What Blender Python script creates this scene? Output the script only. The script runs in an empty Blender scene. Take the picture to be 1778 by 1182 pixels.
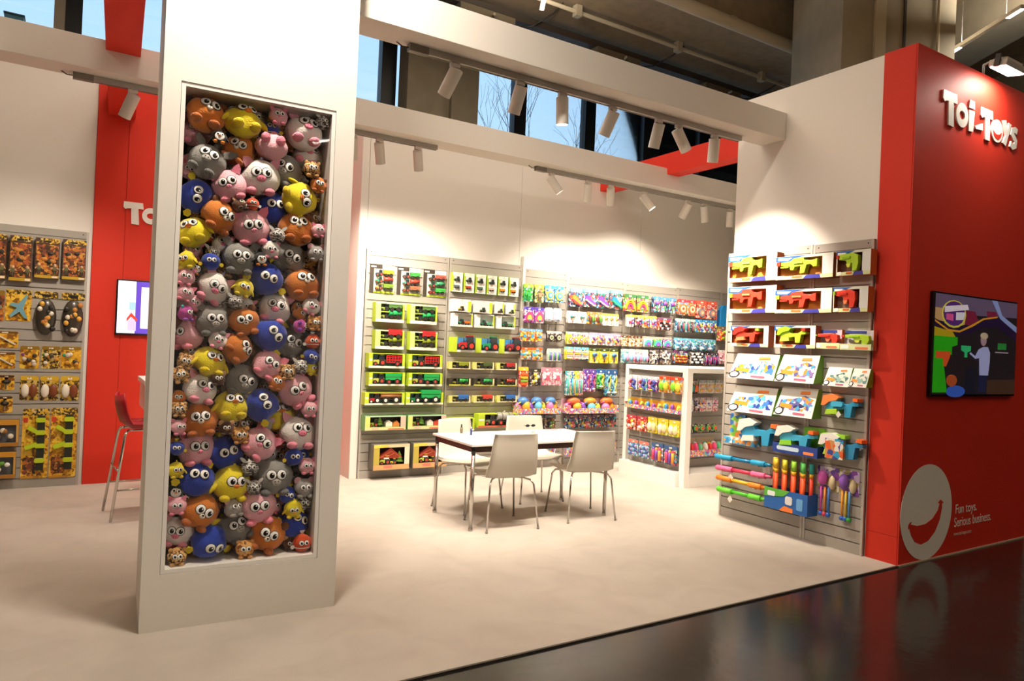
import bpy, math, random
from mathutils import Vector, Matrix
random.seed(7)
scene = bpy.context.scene
COL = scene.collection
PI = math.pi
# ------------------------------------------------------------ camera, world, exposure
YAW, PITCH, ROLL, FPX = math.radians(58.06), math.radians(.252), math.radians(2.433), 1229.0
CAM = Vector((0, 0, 1.6))
_fw = Vector((math.cos(PITCH)*math.cos(YAW), math.cos(PITCH)*math.sin(YAW), math.sin(PITCH)))
_r = Vector((math.sin(YAW), -math.cos(YAW), 0)); _u = _r.cross(_fw)
_r, _u = _r*math.cos(ROLL)+_u*math.sin(ROLL), -_r*math.sin(ROLL)+_u*math.cos(ROLL)
cd = bpy.data.cameras.new('camera'); cam = bpy.data.objects.new('camera', cd); COL.objects.link(cam)
cd.sensor_width = 36; cd.lens = FPX/1778*36; cd.clip_start = .05; cd.clip_end = 300
cam.matrix_world = Matrix(((_r.x, _u.x, -_fw.x, CAM.x), (_r.y, _u.y, -_fw.y, CAM.y), (_r.z, _u.z, -_fw.z, CAM.z), (0, 0, 0, 1)))
scene.camera = cam
def ray(x, y): return _fw + _r*((x-889)/FPX) - _u*((y-591)/FPX)
def at(x, y, ax, v):
    d = ray(x, y); return CAM + d*((v-CAM[ax])/d[ax])
def on_plane(x, y, p0, n):
    d = ray(x, y); return CAM + d*((Vector(p0)-CAM).dot(n)/d.dot(n))

vs = scene.view_settings
vs.view_transform = 'Standard'; vs.look = 'None'; vs.gamma = 1; vs.use_curve_mapping = False
vs.exposure = 0.0
w = bpy.data.worlds.new('sky'); scene.world = w; w.use_nodes = True
nt = w.node_tree; bg = nt.nodes['Background']
tc = nt.nodes.new('ShaderNodeTexCoord'); sx = nt.nodes.new('ShaderNodeSeparateXYZ'); rp = nt.nodes.new('ShaderNodeValToRGB')
nt.links.new(tc.outputs['Generated'], sx.inputs[0]); nt.links.new(sx.outputs['Z'], rp.inputs[0]); nt.links.new(rp.outputs[0], bg.inputs[0])
rp.color_ramp.elements[0].color = (.58, .80, 1, 1); rp.color_ramp.elements[1].color = (.36, .64, .97, 1)
bg.inputs[1].default_value = 1.25
try:
    scene.cycles.max_bounces = 8; scene.cycles.transparent_max_bounces = 12; scene.cycles.caustics_reflective = False; scene.cycles.caustics_refractive = False
    scene.cycles.sample_clamp_indirect = 4
except Exception: pass
WARM = (1, .86, .70); NEUTRAL = (1, .88, .74)
def light(name, kind, loc, target, power, color=WARM, size=.1, size_y=None, cone=50, blend=.6, parent=None):
    d = bpy.data.lights.new(name, kind); d.energy = power; d.color = color
    if kind == 'AREA':
        d.shape = 'RECTANGLE' if size_y else 'SQUARE'; d.size = size
        if size_y: d.size_y = size_y
    else:
        d.shadow_soft_size = size
        if kind == 'SPOT': d.spot_size = math.radians(cone); d.spot_blend = blend
    o = bpy.data.objects.new(name, d); COL.objects.link(o); o.location = loc
    o.rotation_euler = (Vector(target)-Vector(loc)).to_track_quat('-Z', 'Y').to_euler()
    return o

# ------------------------------------------------------------ materials
def lin(h):
    h = h.lstrip('#'); c = [int(h[i:i+2], 16)/255 for i in (0, 2, 4)]
    return tuple(v/12.92 if v <= .04045 else ((v+.055)/1.055)**2.4 for v in c)+(1,)
_m = {}
def new_mat(name):
    m = bpy.data.materials.new(name); m.use_nodes = True
    return m, m.node_tree, m.node_tree.nodes['Principled BSDF']
def col(h, rough=.5, metal=0., emit=0., bump=0., bscale=200., name=None, vary=0.):
    k = (h, rough, metal, emit, bump, bscale, vary)
    if k in _m: return _m[k]
    m, t, b = new_mat(name or 'paint_'+h.lstrip('#'))
    c = lin(h); b.inputs['Base Color'].default_value = c; b.inputs['Roughness'].default_value = rough; b.inputs['Metallic'].default_value = metal
    if emit: b.inputs['Emission Color'].default_value = c; b.inputs['Emission Strength'].default_value = emit
    if bump or vary:
        tc = t.nodes.new('ShaderNodeTexCoord'); n = t.nodes.new('ShaderNodeTexNoise'); n.inputs['Scale'].default_value = bscale; n.inputs['Detail'].default_value = 4
        t.links.new(tc.outputs['Object'], n.inputs['Vector'])
        if bump:
            bp = t.nodes.new('ShaderNodeBump'); bp.inputs['Strength'].default_value = bump; bp.inputs['Distance'].default_value = .01
            t.links.new(n.outputs['Fac'], bp.inputs['Height']); t.links.new(bp.outputs[0], b.inputs['Normal'])
        if vary:
            r = t.nodes.new('ShaderNodeValToRGB'); r.color_ramp.elements[0].position = .3; r.color_ramp.elements[1].position = .7
            r.color_ramp.elements[0].color = tuple(v*(1-vary) for v in c[:3])+(1,); r.color_ramp.elements[1].color = tuple(min(1, v*(1+vary*.5)) for v in c[:3])+(1,)
            t.links.new(n.outputs['Fac'], r.inputs[0]); t.links.new(r.outputs[0], b.inputs['Base Color'])
    _m[k] = m; return m
def prnt(name, hexes, scale=28., rough=.35, stretch=(1, 1, 1), warp=.5):
    """flat busy print: patches of a palette, different on every object"""
    k = ('print', name)
    if k in _m: return _m[k]
    m, t, b = new_mat('print_'+name); N = t.nodes.new; L = t.links.new
    tc = N('ShaderNodeTexCoord'); oi = N('ShaderNodeObjectInfo'); mp = N('ShaderNodeMapping'); mu = N('ShaderNodeVectorMath'); mu.operation = 'SCALE'; mu.inputs[0].default_value = (7, 3, 9)
    L(oi.outputs['Random'], mu.inputs['Scale']); L(tc.outputs['Object'], mp.inputs[0]); L(mu.outputs[0], mp.inputs['Location']); mp.inputs['Scale'].default_value = stretch
    nz = N('ShaderNodeTexNoise'); nz.inputs['Scale'].default_value = scale*.7; L(mp.outputs[0], nz.inputs['Vector'])
    mx = N('ShaderNodeMix'); mx.data_type = 'VECTOR'; mx.inputs['Factor'].default_value = .06*warp
    L(mp.outputs[0], mx.inputs[4]); L(nz.outputs['Color'], mx.inputs[5])
    vo = N('ShaderNodeTexVoronoi'); vo.inputs['Scale'].default_value = scale; L(mx.outputs[1], vo.inputs['Vector'])
    sp = N('ShaderNodeSeparateColor'); L(vo.outputs['Color'], sp.inputs[0])
    r = N('ShaderNodeValToRGB'); r.color_ramp.interpolation = 'CONSTANT'; e = r.color_ramp.elements
    n = len(hexes)
    for i, h in enumerate(hexes):
        x = e[i] if i < 2 else e.new(i/n)
        x.position = i/n; x.color = lin(h)
    L(sp.outputs[0], r.inputs[0]); L(r.outputs[0], b.inputs['Base Color']); b.inputs['Roughness'].default_value = rough
    _m[k] = m; return m
def clear_mat(name, refl=.08, tint=(1, 1, 1, 1), rough=.02, amount=None):
    k = ('clear', name)
    if k in _m: return _m[k]
    m = bpy.data.materials.new(name); m.use_nodes = True; t = m.node_tree; t.nodes.clear(); N = t.nodes.new; L = t.links.new
    out = N('ShaderNodeOutputMaterial'); tr = N('ShaderNodeBsdfTransparent'); tr.inputs[0].default_value = tint
    gl = N('ShaderNodeBsdfGlossy'); gl.inputs['Roughness'].default_value = rough; gl.inputs[0].default_value = (1, 1, 1, 1)
    mx = N('ShaderNodeMixShader')
    if amount is None:
        fr = N('ShaderNodeFresnel'); fr.inputs[0].default_value = 1.45
        ml = N('ShaderNodeMath'); ml.operation = 'MULTIPLY'; ml.inputs[1].default_value = refl/.04; ml.use_clamp = True
        L(fr.outputs[0], ml.inputs[0]); L(ml.outputs[0], mx.inputs[0])
    else: mx.inputs[0].default_value = amount
    L(tr.outputs[0], mx.inputs[1]); L(gl.outputs[0], mx.inputs[2]); L(mx.outputs[0], out.inputs[0])
    _m[k] = m; return m

# ------------------------------------------------------------ mesh kit
class MB:
    def __init__(s): s.v = []; s.f = []; s.mi = []; s.sm = []
    def add(s, vs, fs, m=0, smooth=False):
        b = len(s.v); s.v += [tuple(v) for v in vs]
        for f in fs: s.f.append(tuple(b+i for i in f)); s.mi.append(m); s.sm.append(smooth)
        return s
    def box(s, x0, x1, y0, y1, z0, z1, m=0, R=None, o=(0, 0, 0)):
        vs = [(x, y, z) for z in (z0, z1) for y in (y0, y1) for x in (x0, x1)]
        if R is not None: vs = [R @ Vector(v) + Vector(o) for v in vs]
        return s.add(vs, [(0, 2, 3, 1), (4, 5, 7, 6), (0, 1, 5, 4), (2, 6, 7, 3), (0, 4, 6, 2), (1, 3, 7, 5)], m)
    def rbox(s, x0, x1, y0, y1, z0, z1, c, m=0):
        """box whose outline in x-z has cut corners c"""
        return s.poly([(x0+c, z0), (x1-c, z0), (x1, z0+c), (x1, z1-c), (x1-c, z1), (x0+c, z1), (x0, z1-c), (x0, z0+c)], y0, y1, m)
    def poly(s, pts, y0, y1, m=0, mside=None):
        """x-z outline extruded from y0 (front, smaller) to y1"""
        a = sum(pts[i][0]*pts[(i+1) % len(pts)][1]-pts[(i+1) % len(pts)][0]*pts[i][1] for i in range(len(pts)))
        if a < 0: pts = pts[::-1]
        n = len(pts); vs = [(x, y0, z) for x, z in pts]+[(x, y1, z) for x, z in pts]
        s.add(vs, [tuple(range(n)), tuple(range(2*n-1, n-1, -1))], m)
        b = len(s.v)-2*n
        for i in range(n):
            j = (i+1) % n; s.f.append((b+i, b+n+i, b+n+j, b+j)); s.mi.append(m if mside is None else mside); s.sm.append(False)
        return s
    def cyl(s, p0, p1, r0, r1=None, n=12, m=0, cap=True, smooth=True):
        r1 = r0 if r1 is None else r1; p0 = Vector(p0); p1 = Vector(p1); d = (p1-p0).normalized()
        a = d.orthogonal().normalized(); b = d.cross(a)
        vs = [p0+(a*math.cos(2*PI*i/n)+b*math.sin(2*PI*i/n))*r0 for i in range(n)]+[p1+(a*math.cos(2*PI*i/n)+b*math.sin(2*PI*i/n))*r1 for i in range(n)]
        s.add(vs, [(i, (i+1) % n, n+(i+1) % n, n+i) for i in range(n)], m, smooth)
        if cap:
            k = len(s.v)-2*n
            s.f += [tuple(k+i for i in range(n-1, -1, -1)), tuple(k+n+i for i in range(n))]; s.mi += [m, m]; s.sm += [False, False]
        return s
    def sph(s, c, r, m=0, n=12, k=8, R=None, fn=None):
        c = Vector(c); r = Vector(r) if hasattr(r, '__len__') else Vector((r, r, r)); vs = []
        for j in range(k+1):
            t = PI*j/k
            for i in range(n):
                p = Vector((math.sin(t)*math.cos(2*PI*i/n), math.sin(t)*math.sin(2*PI*i/n), math.cos(t)))
                if fn: p = p*fn(p)
                q = Vector((p.x*r.x, p.y*r.y, p.z*r.z))
                vs.append(c+(R @ q if R is not None else q))
        return s.add(vs, [(j*n+i, (j+1)*n+i, (j+1)*n+(i+1) % n, j*n+(i+1) % n) for j in range(k) for i in range(n)], m, True)
    def tube(s, pts, r, n=8, m=0, cap=True):
        pts = [Vector(p) for p in pts]; rr = r if hasattr(r, '__len__') else [r]*len(pts); vs = []; a = None
        for i, p in enumerate(pts):
            d = (pts[min(i+1, len(pts)-1)]-pts[max(i-1, 0)]).normalized()
            a = d.orthogonal().normalized() if a is None else (a-d*a.dot(d)).normalized()
            b = d.cross(a); vs += [p+(a*math.cos(2*PI*q/n)+b*math.sin(2*PI*q/n))*rr[i] for q in range(n)]
        s.add(vs, [(i*n+q, i*n+(q+1) % n, (i+1)*n+(q+1) % n, (i+1)*n+q) for i in range(len(pts)-1) for q in range(n)], m, True)
        if cap:
            k = len(s.v)-len(vs); e = k+(len(pts)-1)*n
            s.f += [tuple(k+i for i in range(n-1, -1, -1)), tuple(e+i for i in range(n))]; s.mi += [m, m]; s.sm += [False, False]
        return s
    def mesh(s, name, mats):
        me = bpy.data.meshes.new(name); me.from_pydata(s.v, [], s.f)
        for m in (mats if isinstance(mats, (list, tuple)) else [mats]): me.materials.append(m)
        me.polygons.foreach_set('material_index', s.mi); me.polygons.foreach_set('use_smooth', s.sm); me.update()
        return me
    def build(s, name, mats, parent=None, **k): return link(name, s.mesh(name, mats), parent, **k)
def link(name, me, parent=None, loc=None, rot=None, scale=None, bevel=0):
    o = bpy.data.objects.new(name, me); COL.objects.link(o)
    if parent is not None: o.parent = parent
    if loc is not None: o.location = loc
    if rot is not None: o.rotation_euler = rot
    if scale is not None: o.scale = scale if hasattr(scale, '__len__') else (scale,)*3
    if bevel:
        b = o.modifiers.new('edge', 'BEVEL'); b.width = bevel; b.segments = 2; b.limit_method = 'ANGLE'
    return o
_mc = {}
def shared(key, fn, name, mats):
    """mesh made once and shared between alike pieces"""
    if key not in _mc: mb = MB(); fn(mb); _mc[key] = mb.mesh(name, mats)
    return _mc[key]
def tag(o, label=None, cat=None, group=None, kind=None):
    if label: o['label'] = label
    if cat: o['category'] = cat
    if group: o['group'] = group
    if kind: o['kind'] = kind
    return o
def thing(name, label, cat, loc=(0, 0, 0), rot=(0, 0, 0), group=None, scale=1):
    o = bpy.data.objects.new(name, None); COL.objects.link(o); o.empty_display_size = .1
    o.location = loc; o.rotation_euler = rot; o.scale = (scale,)*3
    return tag(o, label, cat, group)
def struct(name, mb, mats, label=None, parent=None, **k):
    o = mb.build(name, mats, parent, **k)
    if parent is None: tag(o, label, None, None, 'structure')
    return o
def dup(root, **k):
    r = root.copy(); COL.objects.link(r)
    for ch in root.children:
        c = ch.copy(); COL.objects.link(c); c.parent = r
        for g in ch.children:
            d = g.copy(); COL.objects.link(d); d.parent = c
    return r
ORD = ['', 'first', 'second', 'third', 'fourth', 'fifth', 'sixth', 'seventh', 'eighth', 'ninth', 'tenth']

WHITE = col('#ebe6de', .55, bump=.04, bscale=60, name='white_panel_paint'); WHITE_GLOSS = col('#f2efe9', .3, name='white_laminate')
RED = col('#cf3322', .6, name='red_panel_paint'); RED.node_tree.nodes['Principled BSDF'].inputs['Specular IOR Level'].default_value = .25; CHROME = col('#d8d5cf', .18, 1., name='chrome'); ALU = col('#a9a6a0', .4, .7, name='aluminium')
BLACK = col('#0b0b0c', .35, name='black_plastic'); GREY = col('#9a968f', .55, name='grey_slat'); DARK = col('#26211d', .5, name='dark_metal')
# ------------------------------------------------------------ setting
def floor_mat():
    m, t, b = new_mat('polished_black_floor'); N = t.nodes.new; L = t.links.new
    tc = N('ShaderNodeTexCoord'); n = N('ShaderNodeTexNoise'); n.inputs['Scale'].default_value = 2.2; n.inputs['Detail'].default_value = 8; n.inputs['Roughness'].default_value = .7
    L(tc.outputs['Object'], n.inputs['Vector'])
    r = N('ShaderNodeValToRGB'); r.color_ramp.elements[0].color = (.008, .007, .006, 1); r.color_ramp.elements[1].color = (.025, .022, .02, 1); L(n.outputs['Fac'], r.inputs[0]); L(r.outputs[0], b.inputs['Base Color'])
    rr = N('ShaderNodeMapRange'); rr.inputs['To Min'].default_value = .1; rr.inputs['To Max'].default_value = .24; L(n.outputs['Fac'], rr.inputs[0]); L(rr.outputs[0], b.inputs['Roughness'])
    n2 = N('ShaderNodeTexNoise'); n2.inputs['Scale'].default_value = 9; L(tc.outputs['Object'], n2.inputs['Vector'])
    bp = N('ShaderNodeBump'); bp.inputs['Strength'].default_value = .06; bp.inputs['Distance'].default_value = .02; L(n2.outputs['Fac'], bp.inputs['Height']); L(bp.outputs[0], b.inputs['Normal'])
    return m
def carpet_mat():
    m, t, b = new_mat('beige_carpet'); N = t.nodes.new; L = t.links.new
    tc = N('ShaderNodeTexCoord'); n = N('ShaderNodeTexNoise'); n.inputs['Scale'].default_value = 3.5; n.inputs['Detail'].default_value = 6; n.inputs['Distortion'].default_value = .6
    L(tc.outputs['Object'], n.inputs['Vector'])
    r = N('ShaderNodeValToRGB'); e = r.color_ramp.elements; e[0].position = .28; e[1].position = .62; e[0].color = lin('#b0a79d'); e[1].color = lin('#b9b1a7')
    L(n.outputs['Fac'], r.inputs[0]); L(r.outputs[0], b.inputs['Base Color']); b.inputs['Roughness'].default_value = .95
    f = N('ShaderNodeTexNoise'); f.inputs['Scale'].default_value = 420; f.inputs['Detail'].default_value = 2; L(tc.outputs['Object'], f.inputs['Vector'])
    bp = N('ShaderNodeBump'); bp.inputs['Strength'].default_value = .35; bp.inputs['Distance'].default_value = .004; L(f.outputs['Fac'], bp.inputs['Height']); L(bp.outputs[0], b.inputs['Normal'])
    return m
struct('floor', MB().box(-14, 26, -12, 11, -.2, 0), floor_mat(), 'polished black floor of the exhibition hall aisle')
struct('floor_carpet', MB().box(-8, 7.6, 3.045, 8.3, 0, .008), carpet_mat(), 'pale beige carpet laid over the stand')
struct('trim_1', MB().box(-8, 5.5, 3.03, 3.045, 0, .01), col('#3a332c', .5), 'thin dark edging strip along the carpet')
CONC = col('#86755c', .85, bump=.15, bscale=6, vary=.18, name='hall_concrete'); CONC2 = col('#8f8672', .8, bump=.1, bscale=5, vary=.1, name='column_concrete'); PIPE = col('#a59a83', .5, name='conduit_paint')
struct('ceiling', MB().box(-14, 26, -12, 10.5, 7.4, 7.6), CONC, 'brown concrete ceiling of the hall')
struct('wall_hall_front', MB().box(-14, 26, -12.2, -12, 0, 7.4), CONC, 'far concrete wall of the hall')
struct('wall_hall_left', MB().box(-14.2, -14, -12, 10.5, 0, 7.4), CONC, 'concrete side wall of the hall')
struct('wall_hall_right', MB().box(26, 26.2, -12, 10.5, 0, 7.4), CONC, 'concrete wall at the end of the hall')
HZ = 4.15
def panels(name, axis, fixed, thick, edges, z0, z1, mat, label, gap=.004):
    """a wall of tall boards with thin joints: axis 'x' faces -Y at y=fixed, 'y' faces -X at x=fixed"""
    a0, a1 = edges[0], edges[-1]
    core = MB()
    if axis == 'x': core.box(a0, a1, fixed+.012, fixed+thick, z0, z1)
    else: core.box(fixed+.012, fixed+thick, a0, a1, z0, z1)
    o = struct(name, core, mat, label)
    for i in range(len(edges)-1):
        p = MB()
        if axis == 'x': p.box(edges[i]+gap/2, edges[i+1]-gap/2, fixed, fixed+.012, z0, z1)
        else: p.box(fixed, fixed+.012, edges[i]+gap/2, edges[i+1]-gap/2, z0, z1)
        p.build('panel', mat, o, bevel=.0015)
    return o
YB, YL, XR = 7.66, 8.29, 5.5
panels('wall_back', 'x', YB, .63, [2.70, 2.79, 4.83, 6.87, 8.91, 10.95], 0, HZ, WHITE, 'tall white board wall behind the tractor and blister displays')
panels('wall_left', 'x', YL, .1, [-6, -3.9, -1.87, .15], 0, 4.3, WHITE, 'white board wall above the camouflage toy display')
panels('wall_left_red', 'x', YL-.02, .12, [.15, .43, 1.4, 2.7], 0, 4.3, RED, 'red board wall with white logo behind the bar stool')
# right cabin: white core wrapped in red at the aisle end
struct('wall_right', MB().box(5.512, 7.588, 3.052, 4.77, 0, 4.06), WHITE, 'white cabin wall carrying the blaster display')
wr = bpy.data.objects['wall_right']
MB().box(5.5, 5.512, 3.31, 4.77, 0, 4.06).build('panel', WHITE, wr)
struct('wall_right_red', MB().box(5.5, 7.6, 3.04, 3.052, 0, 4.07), RED, 'red end wall with logo facing the aisle')
rr = bpy.data.objects['wall_right_red']
MB().box(5.497, 5.512, 3.052, 3.308, .225, 4.07).build('panel', RED, rr); MB().box(5.497, 5.512, 3.052, 3.308, 0, .222).build('panel', RED, rr)
MB().box(7.588, 7.6, 3.052, 4.77, 0, 4.07).build('panel', RED, rr)
struct('trim_2', MB().box(5.497, 7.6, 3.028, 3.04, 0, .012), col('#b9a58f', .5), 'pale skirting strip under the red end wall')
struct('trim_3', MB().box(4.864, 4.896, YB-.06, YB, 0, 2.72), WHITE_GLOSS, 'slim white post between tractor and blister walls', bevel=.003)
# lintel beams
struct('beam_front', MB().box(1.36, 5.5, 4.22, 4.49, 3.575, 3.82), WHITE, 'white beam from tower to cabin carrying seven spotlights', bevel=.003)
struct('beam_front_side', MB().box(-6, .37, 4.22, 4.49, 3.575, 3.82), WHITE, 'white beam leading away from the tower over the stool corner')
struct('beam_rear', MB().box(-6, 9.5, 6.37, 6.64, 3.575, 3.82), WHITE, 'white beam across the stand before the product walls', bevel=.003)
struct('beam_red', MB().box(6.1, 6.3, 4.4, YB, 3.745, 4.0), RED, 'red cross beam running from the product wall past the cabin')
_a = math.radians(-2.8)
struct('beam_red_tower', MB().box(-.12, .12, -3.6, 2.3, 3.745, 4.0), RED, 'red cross beam over the stool corner', loc=(.25, 6.0, 0), rot=(0, 0, _a))

# ------------------------------------------------------------ hall: facade windows, column, ceiling fittings
YF = 10.2
fac = struct('wall_hall_rear', MB().box(-14, 26, YF, YF+.3, 0, 3.2), CONC2, 'concrete parapet under the hall windows')
MB().box(-14, 26, YF, YF+.3, 6.5, 7.4).build('lintel', CONC, fac)
FR = col('#14181d', .4, .3, name='window_frame'); GL = clear_mat('window_glass', .05, (.93, .97, 1, 1))
def fx(px, py): return at(px, py, 1, YF).x
mull = [-12, -9, -6, -3, fx(118, 25)+.0, fx(673, 140), fx(902, 205), fx(1024, 225), fx(1125, 240), fx(1221, 245), fx(1300, 250)]
while mull[-1] < 24: mull.append(mull[-1]+1.9)
mull.sort()
for i in range(len(mull)-1):
    wdw = tag(bpy.data.objects.new('window_%d' % (i+1), None), 'tall dark-framed hall window showing pale blue sky', None, None, 'structure'); COL.objects.link(wdw); wdw.location = (mull[i], YF, 3.2)
    L_ = mull[i+1]-mull[i]
    f = MB().box(-.03, .1, 0, .16, 0, 3.3).box(.1, .15, .03, .12, 0, 3.3).box(L_-.1, L_-.03, 0, .16, 0, 3.3).box(.1, L_-.1, 0, .16, 0, .08).box(.1, L_-.1, 0, .16, 3.22, 3.3)
    f.build('window_frame', FR, wdw)
    MB().box(.15, L_-.1, .07, .08, .08, 3.22).build('pane', GL, wdw)
x0, x1 = fx(692, 150), fx(815, 180)
struct('column_1', MB().box(x0, x0+(x1-x0)*.5, YF-.35, YF, 0, 7.4).box(x0+(x1-x0)*.62, x1, YF-.3, YF, 0, 7.4).box(x0+(x1-x0)*.5, x0+(x1-x0)*.62, YF-.22, YF, 0, 7.4), CONC2, 'paired concrete column between the hall windows')
struct('column_2', MB().box(fx(95, 20)-.0, fx(114, 20), YF-.2, YF, 0, 7.4), CONC2, 'slim concrete pilaster beside the hall window')
HR = math.radians(60.7)
cx = Vector((9.3, 5.85, 0))
c3 = struct('column_3', MB().box(-.75, .75, -.75, .75, 0, 7.4), CONC2, 'broad grey concrete column rising behind the cabin', loc=cx, rot=(0, 0, HR))
MB().box(-.80, -.75, .2, .34, 0, 7.4).build('pilaster', PIPE, c3); MB().box(-.77, -.75, -.08, -.05, 0, 7.4).build('joint_strip', DARK, c3)
MB().cyl((-.78, -.5, 0), (-.78, -.5, 7.4), .02).build('riser_pipe', PIPE, c3)
# ceiling beams at the far right run with the hall, the deep beam over the windows runs with the facade
struct('ceiling_beam_rear', MB().box(-14, 26, 7.2, 10.2, 6.5, 7.4), CONC, 'deep concrete soffit in front of the hall windows')
for i, d in enumerate((-1.4, 1.3, 4.0, 6.7, 9.4)):
    o = struct('ceiling_beam', MB().box(-14, 4.2, -.35, .35, 6.7, 7.4), CONC2, 'concrete roof beam crossing the hall ceiling', loc=(14+d*math.sin(HR), 6-d*math.cos(HR), 0), rot=(0, 0, HR))
# ------------------------------------------------------------ lamps
LAMPW = col('#e9e4da', .4, name='lamp_white'); LENS = col('#fff3dd', .3, emit=14, name='lamp_lens'); LED = col('#fff6ea', .3, emit=10, name='led_diffuser')
def track(name, x0, x1, y, label, n=1):
    o = thing(name, label, 'light track', (x0, y, 3.53), group='spotlight tracks under the white beams')
    L_ = x1-x0
    MB().box(0, L_, -.018, .018, .005, .045).box(0, L_, -.022, -.018, 0, .045).box(0, L_, .018, .022, 0, .045).build('rail', ALU, o)
    MB().box(-.02, .12, -.024, .024, -.004, .045).build('feed_box', col('#77726a', .5), o)
    MB().tube([(-.02, 0, .02), (-.06, .01, .02), (-.1, .02, .045)], .004, 6).build('cable', BLACK, o)
    return o
def spot(mx, my, beamy, dx, dy, c, power, label, cone=72, ln=.2, rad=.048, on=True):
    """head hung from the track at pixel (mx,my); image-plane lean dx,dy and depth c give its aim"""
    p = at(mx, my, 2, 3.53); p = Vector((p.x, beamy, 3.53))
    d = (_r*dx-_u*dy+_fw*c).normalized()
    o = thing('track_spotlight', label, 'spotlight', p, group='white cylinder spotlights on the tracks')
    MB().box(-.035, .035, -.014, .014, -.03, .0).build('adapter', LAMPW, o)
    MB().cyl((0, 0, -.03), (0, 0, -.075), .011, n=10).build('stem', LAMPW, o)
    piv = Vector((0, 0, -.075)); top = piv-d*.035; q = d.to_track_quat('Z', 'Y').to_euler()
    me = shared('spothead', lambda b: b.cyl((0, 0, 0), (0, 0, ln), rad, n=20, cap=False).cyl((0, 0, ln), (0, 0, ln-.03), rad-.003, n=20, cap=False).cyl((0, 0, -.004), (0, 0, 0), rad-.006, rad, 20), 'housing', LAMPW)
    h = link('housing', me, o, top, q)
    lm = shared('spotlens', lambda b: b.cyl((0, 0, ln-.032), (0, 0, ln-.028), rad-.004, n=20), 'lens', LENS)
    link('lens', lm, h)
    pos = p+top+d*(ln+.01)
    light('spot_beam', 'SPOT', pos, pos+d, power, WARM, .04, cone=cone, blend=1)
    return o
b1y, b2y = 4.42, 6.55
track('light_track', at(727, 73, 2, 3.55).x, at(1300, 238, 2, 3.55).x, b1y, 'long grey spotlight track under the beam between tower and cabin')
track('light_track', 1.3, at(770, 252, 2, 3.55).x, b2y, 'grey track with two spotlights over the tractor boxes')
track('light_track', at(946, 288, 2, 3.55).x, 8.2, b2y, 'grey track with seven spotlights before the blister walls')
track('light_track', at(132, 128, 2, 3.55).x, .95, b2y, 'short grey track over the red stool corner')
SP = 185
for i, (mx, my, dx, dy, c, pw) in enumerate([(804, 100, -.55, .85, .45, SP), (918, 133, -.3, .95, .35, SP*1.2), (990, 155, 0, 1, .1, SP*1.2), (1077, 180, -.4, .9, .35, SP*1.2), (1156, 203, -.2, .95, .3, SP), (1190, 213, .5, .85, .3, SP*2.6), (1254, 230, .0, 1, .35, SP)]):
    spot(mx, my, b1y, dx, dy, c, pw, 'white cylinder spotlight %s on the long track, counted from the tower' % ORD[i+1])
for i, (mx, my, dx, dy, c) in enumerate([(622, 226, -.1, 1, .5), (668, 236, 0, 1, .5), (735, 250, 0, 1, .5)]):
    spot(mx, my, b2y, dx, dy, c, SP*1.1, 'white spotlight over the tractor boxes, %s from the tower' % ORD[i+1], cone=112)
for i, (mx, my, dx, dy, c) in enumerate([(974, 296, .55, .8, .1), (1034, 310, -.05, 1, .5), (1074, 318, .05, 1, .55), (1133, 330, .55, .8, -.1), (1205, 346, -.4, .9, .45), (1233, 352, .1, .9, .2), (1279, 361, 0, 1, .2)]):
    spot(mx, my, b2y, dx, dy, c, SP, 'white spotlight %s on the track before the blister walls' % ORD[i+1], cone=112)
spot(232, 152, b2y, -.5, .85, .15, SP, 'white spotlight before the red wall above the bar stool', cone=112)

def flood(base, out, label, power, aim, cone=100):
    """arm reaching out from the top of a wall with a flood lamp looking back at it"""
    o = thing('arm_floodlight', label, 'floodlight', base, group='arm floodlights on top of the stand')
    out = Vector(out)
    MB().tube([(0, 0, 0), (0, 0, .09), out*.5+Vector((0, 0, .12)), out+Vector((0, 0, .08))], .012).build('arm', ALU, o)
    d = (Vector(aim)-Vector(base)-out).normalized(); q = d.to_track_quat('-Z', 'Y').to_euler()
    h = MB().box(-.17, .17, -.07, .07, .01, .06).box(-.13, .13, -.05, .05, .06, .085).build('lamp_head', col('#b6b0a6', .45, .3), o, loc=out, rot=q, bevel=.004)
    MB().box(-.155, .155, -.06, .06, .0, .011).build('diffuser', col('#fffaf0', .3, emit=9), h)
    MB().box(-.19, -.17, -.02, .02, 0, .1).build('yoke_arm', DARK, h); MB().box(.17, .19, -.02, .02, 0, .1).build('yoke_arm', DARK, h)
    p = Vector(base)+out+d*.03
    light('flood_beam', 'AREA', p, Vector(aim), power, NEUTRAL, .3, .12)
    return o
lp = at(1748, 124, 1, 2.88)
flood((lp.x, 3.06, 4.07), (0, 2.88-3.06, lp.z-4.07), 'white arm floodlight lighting the red end wall logo', 13, (lp.x, 3.04, 3.2), 125)
flood((.87, 4.2, 4.7), (0, -.8, .05), 'arm floodlight on top of the plush tower', 125, (.87, 4.1, 2.6), 120)

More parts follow.
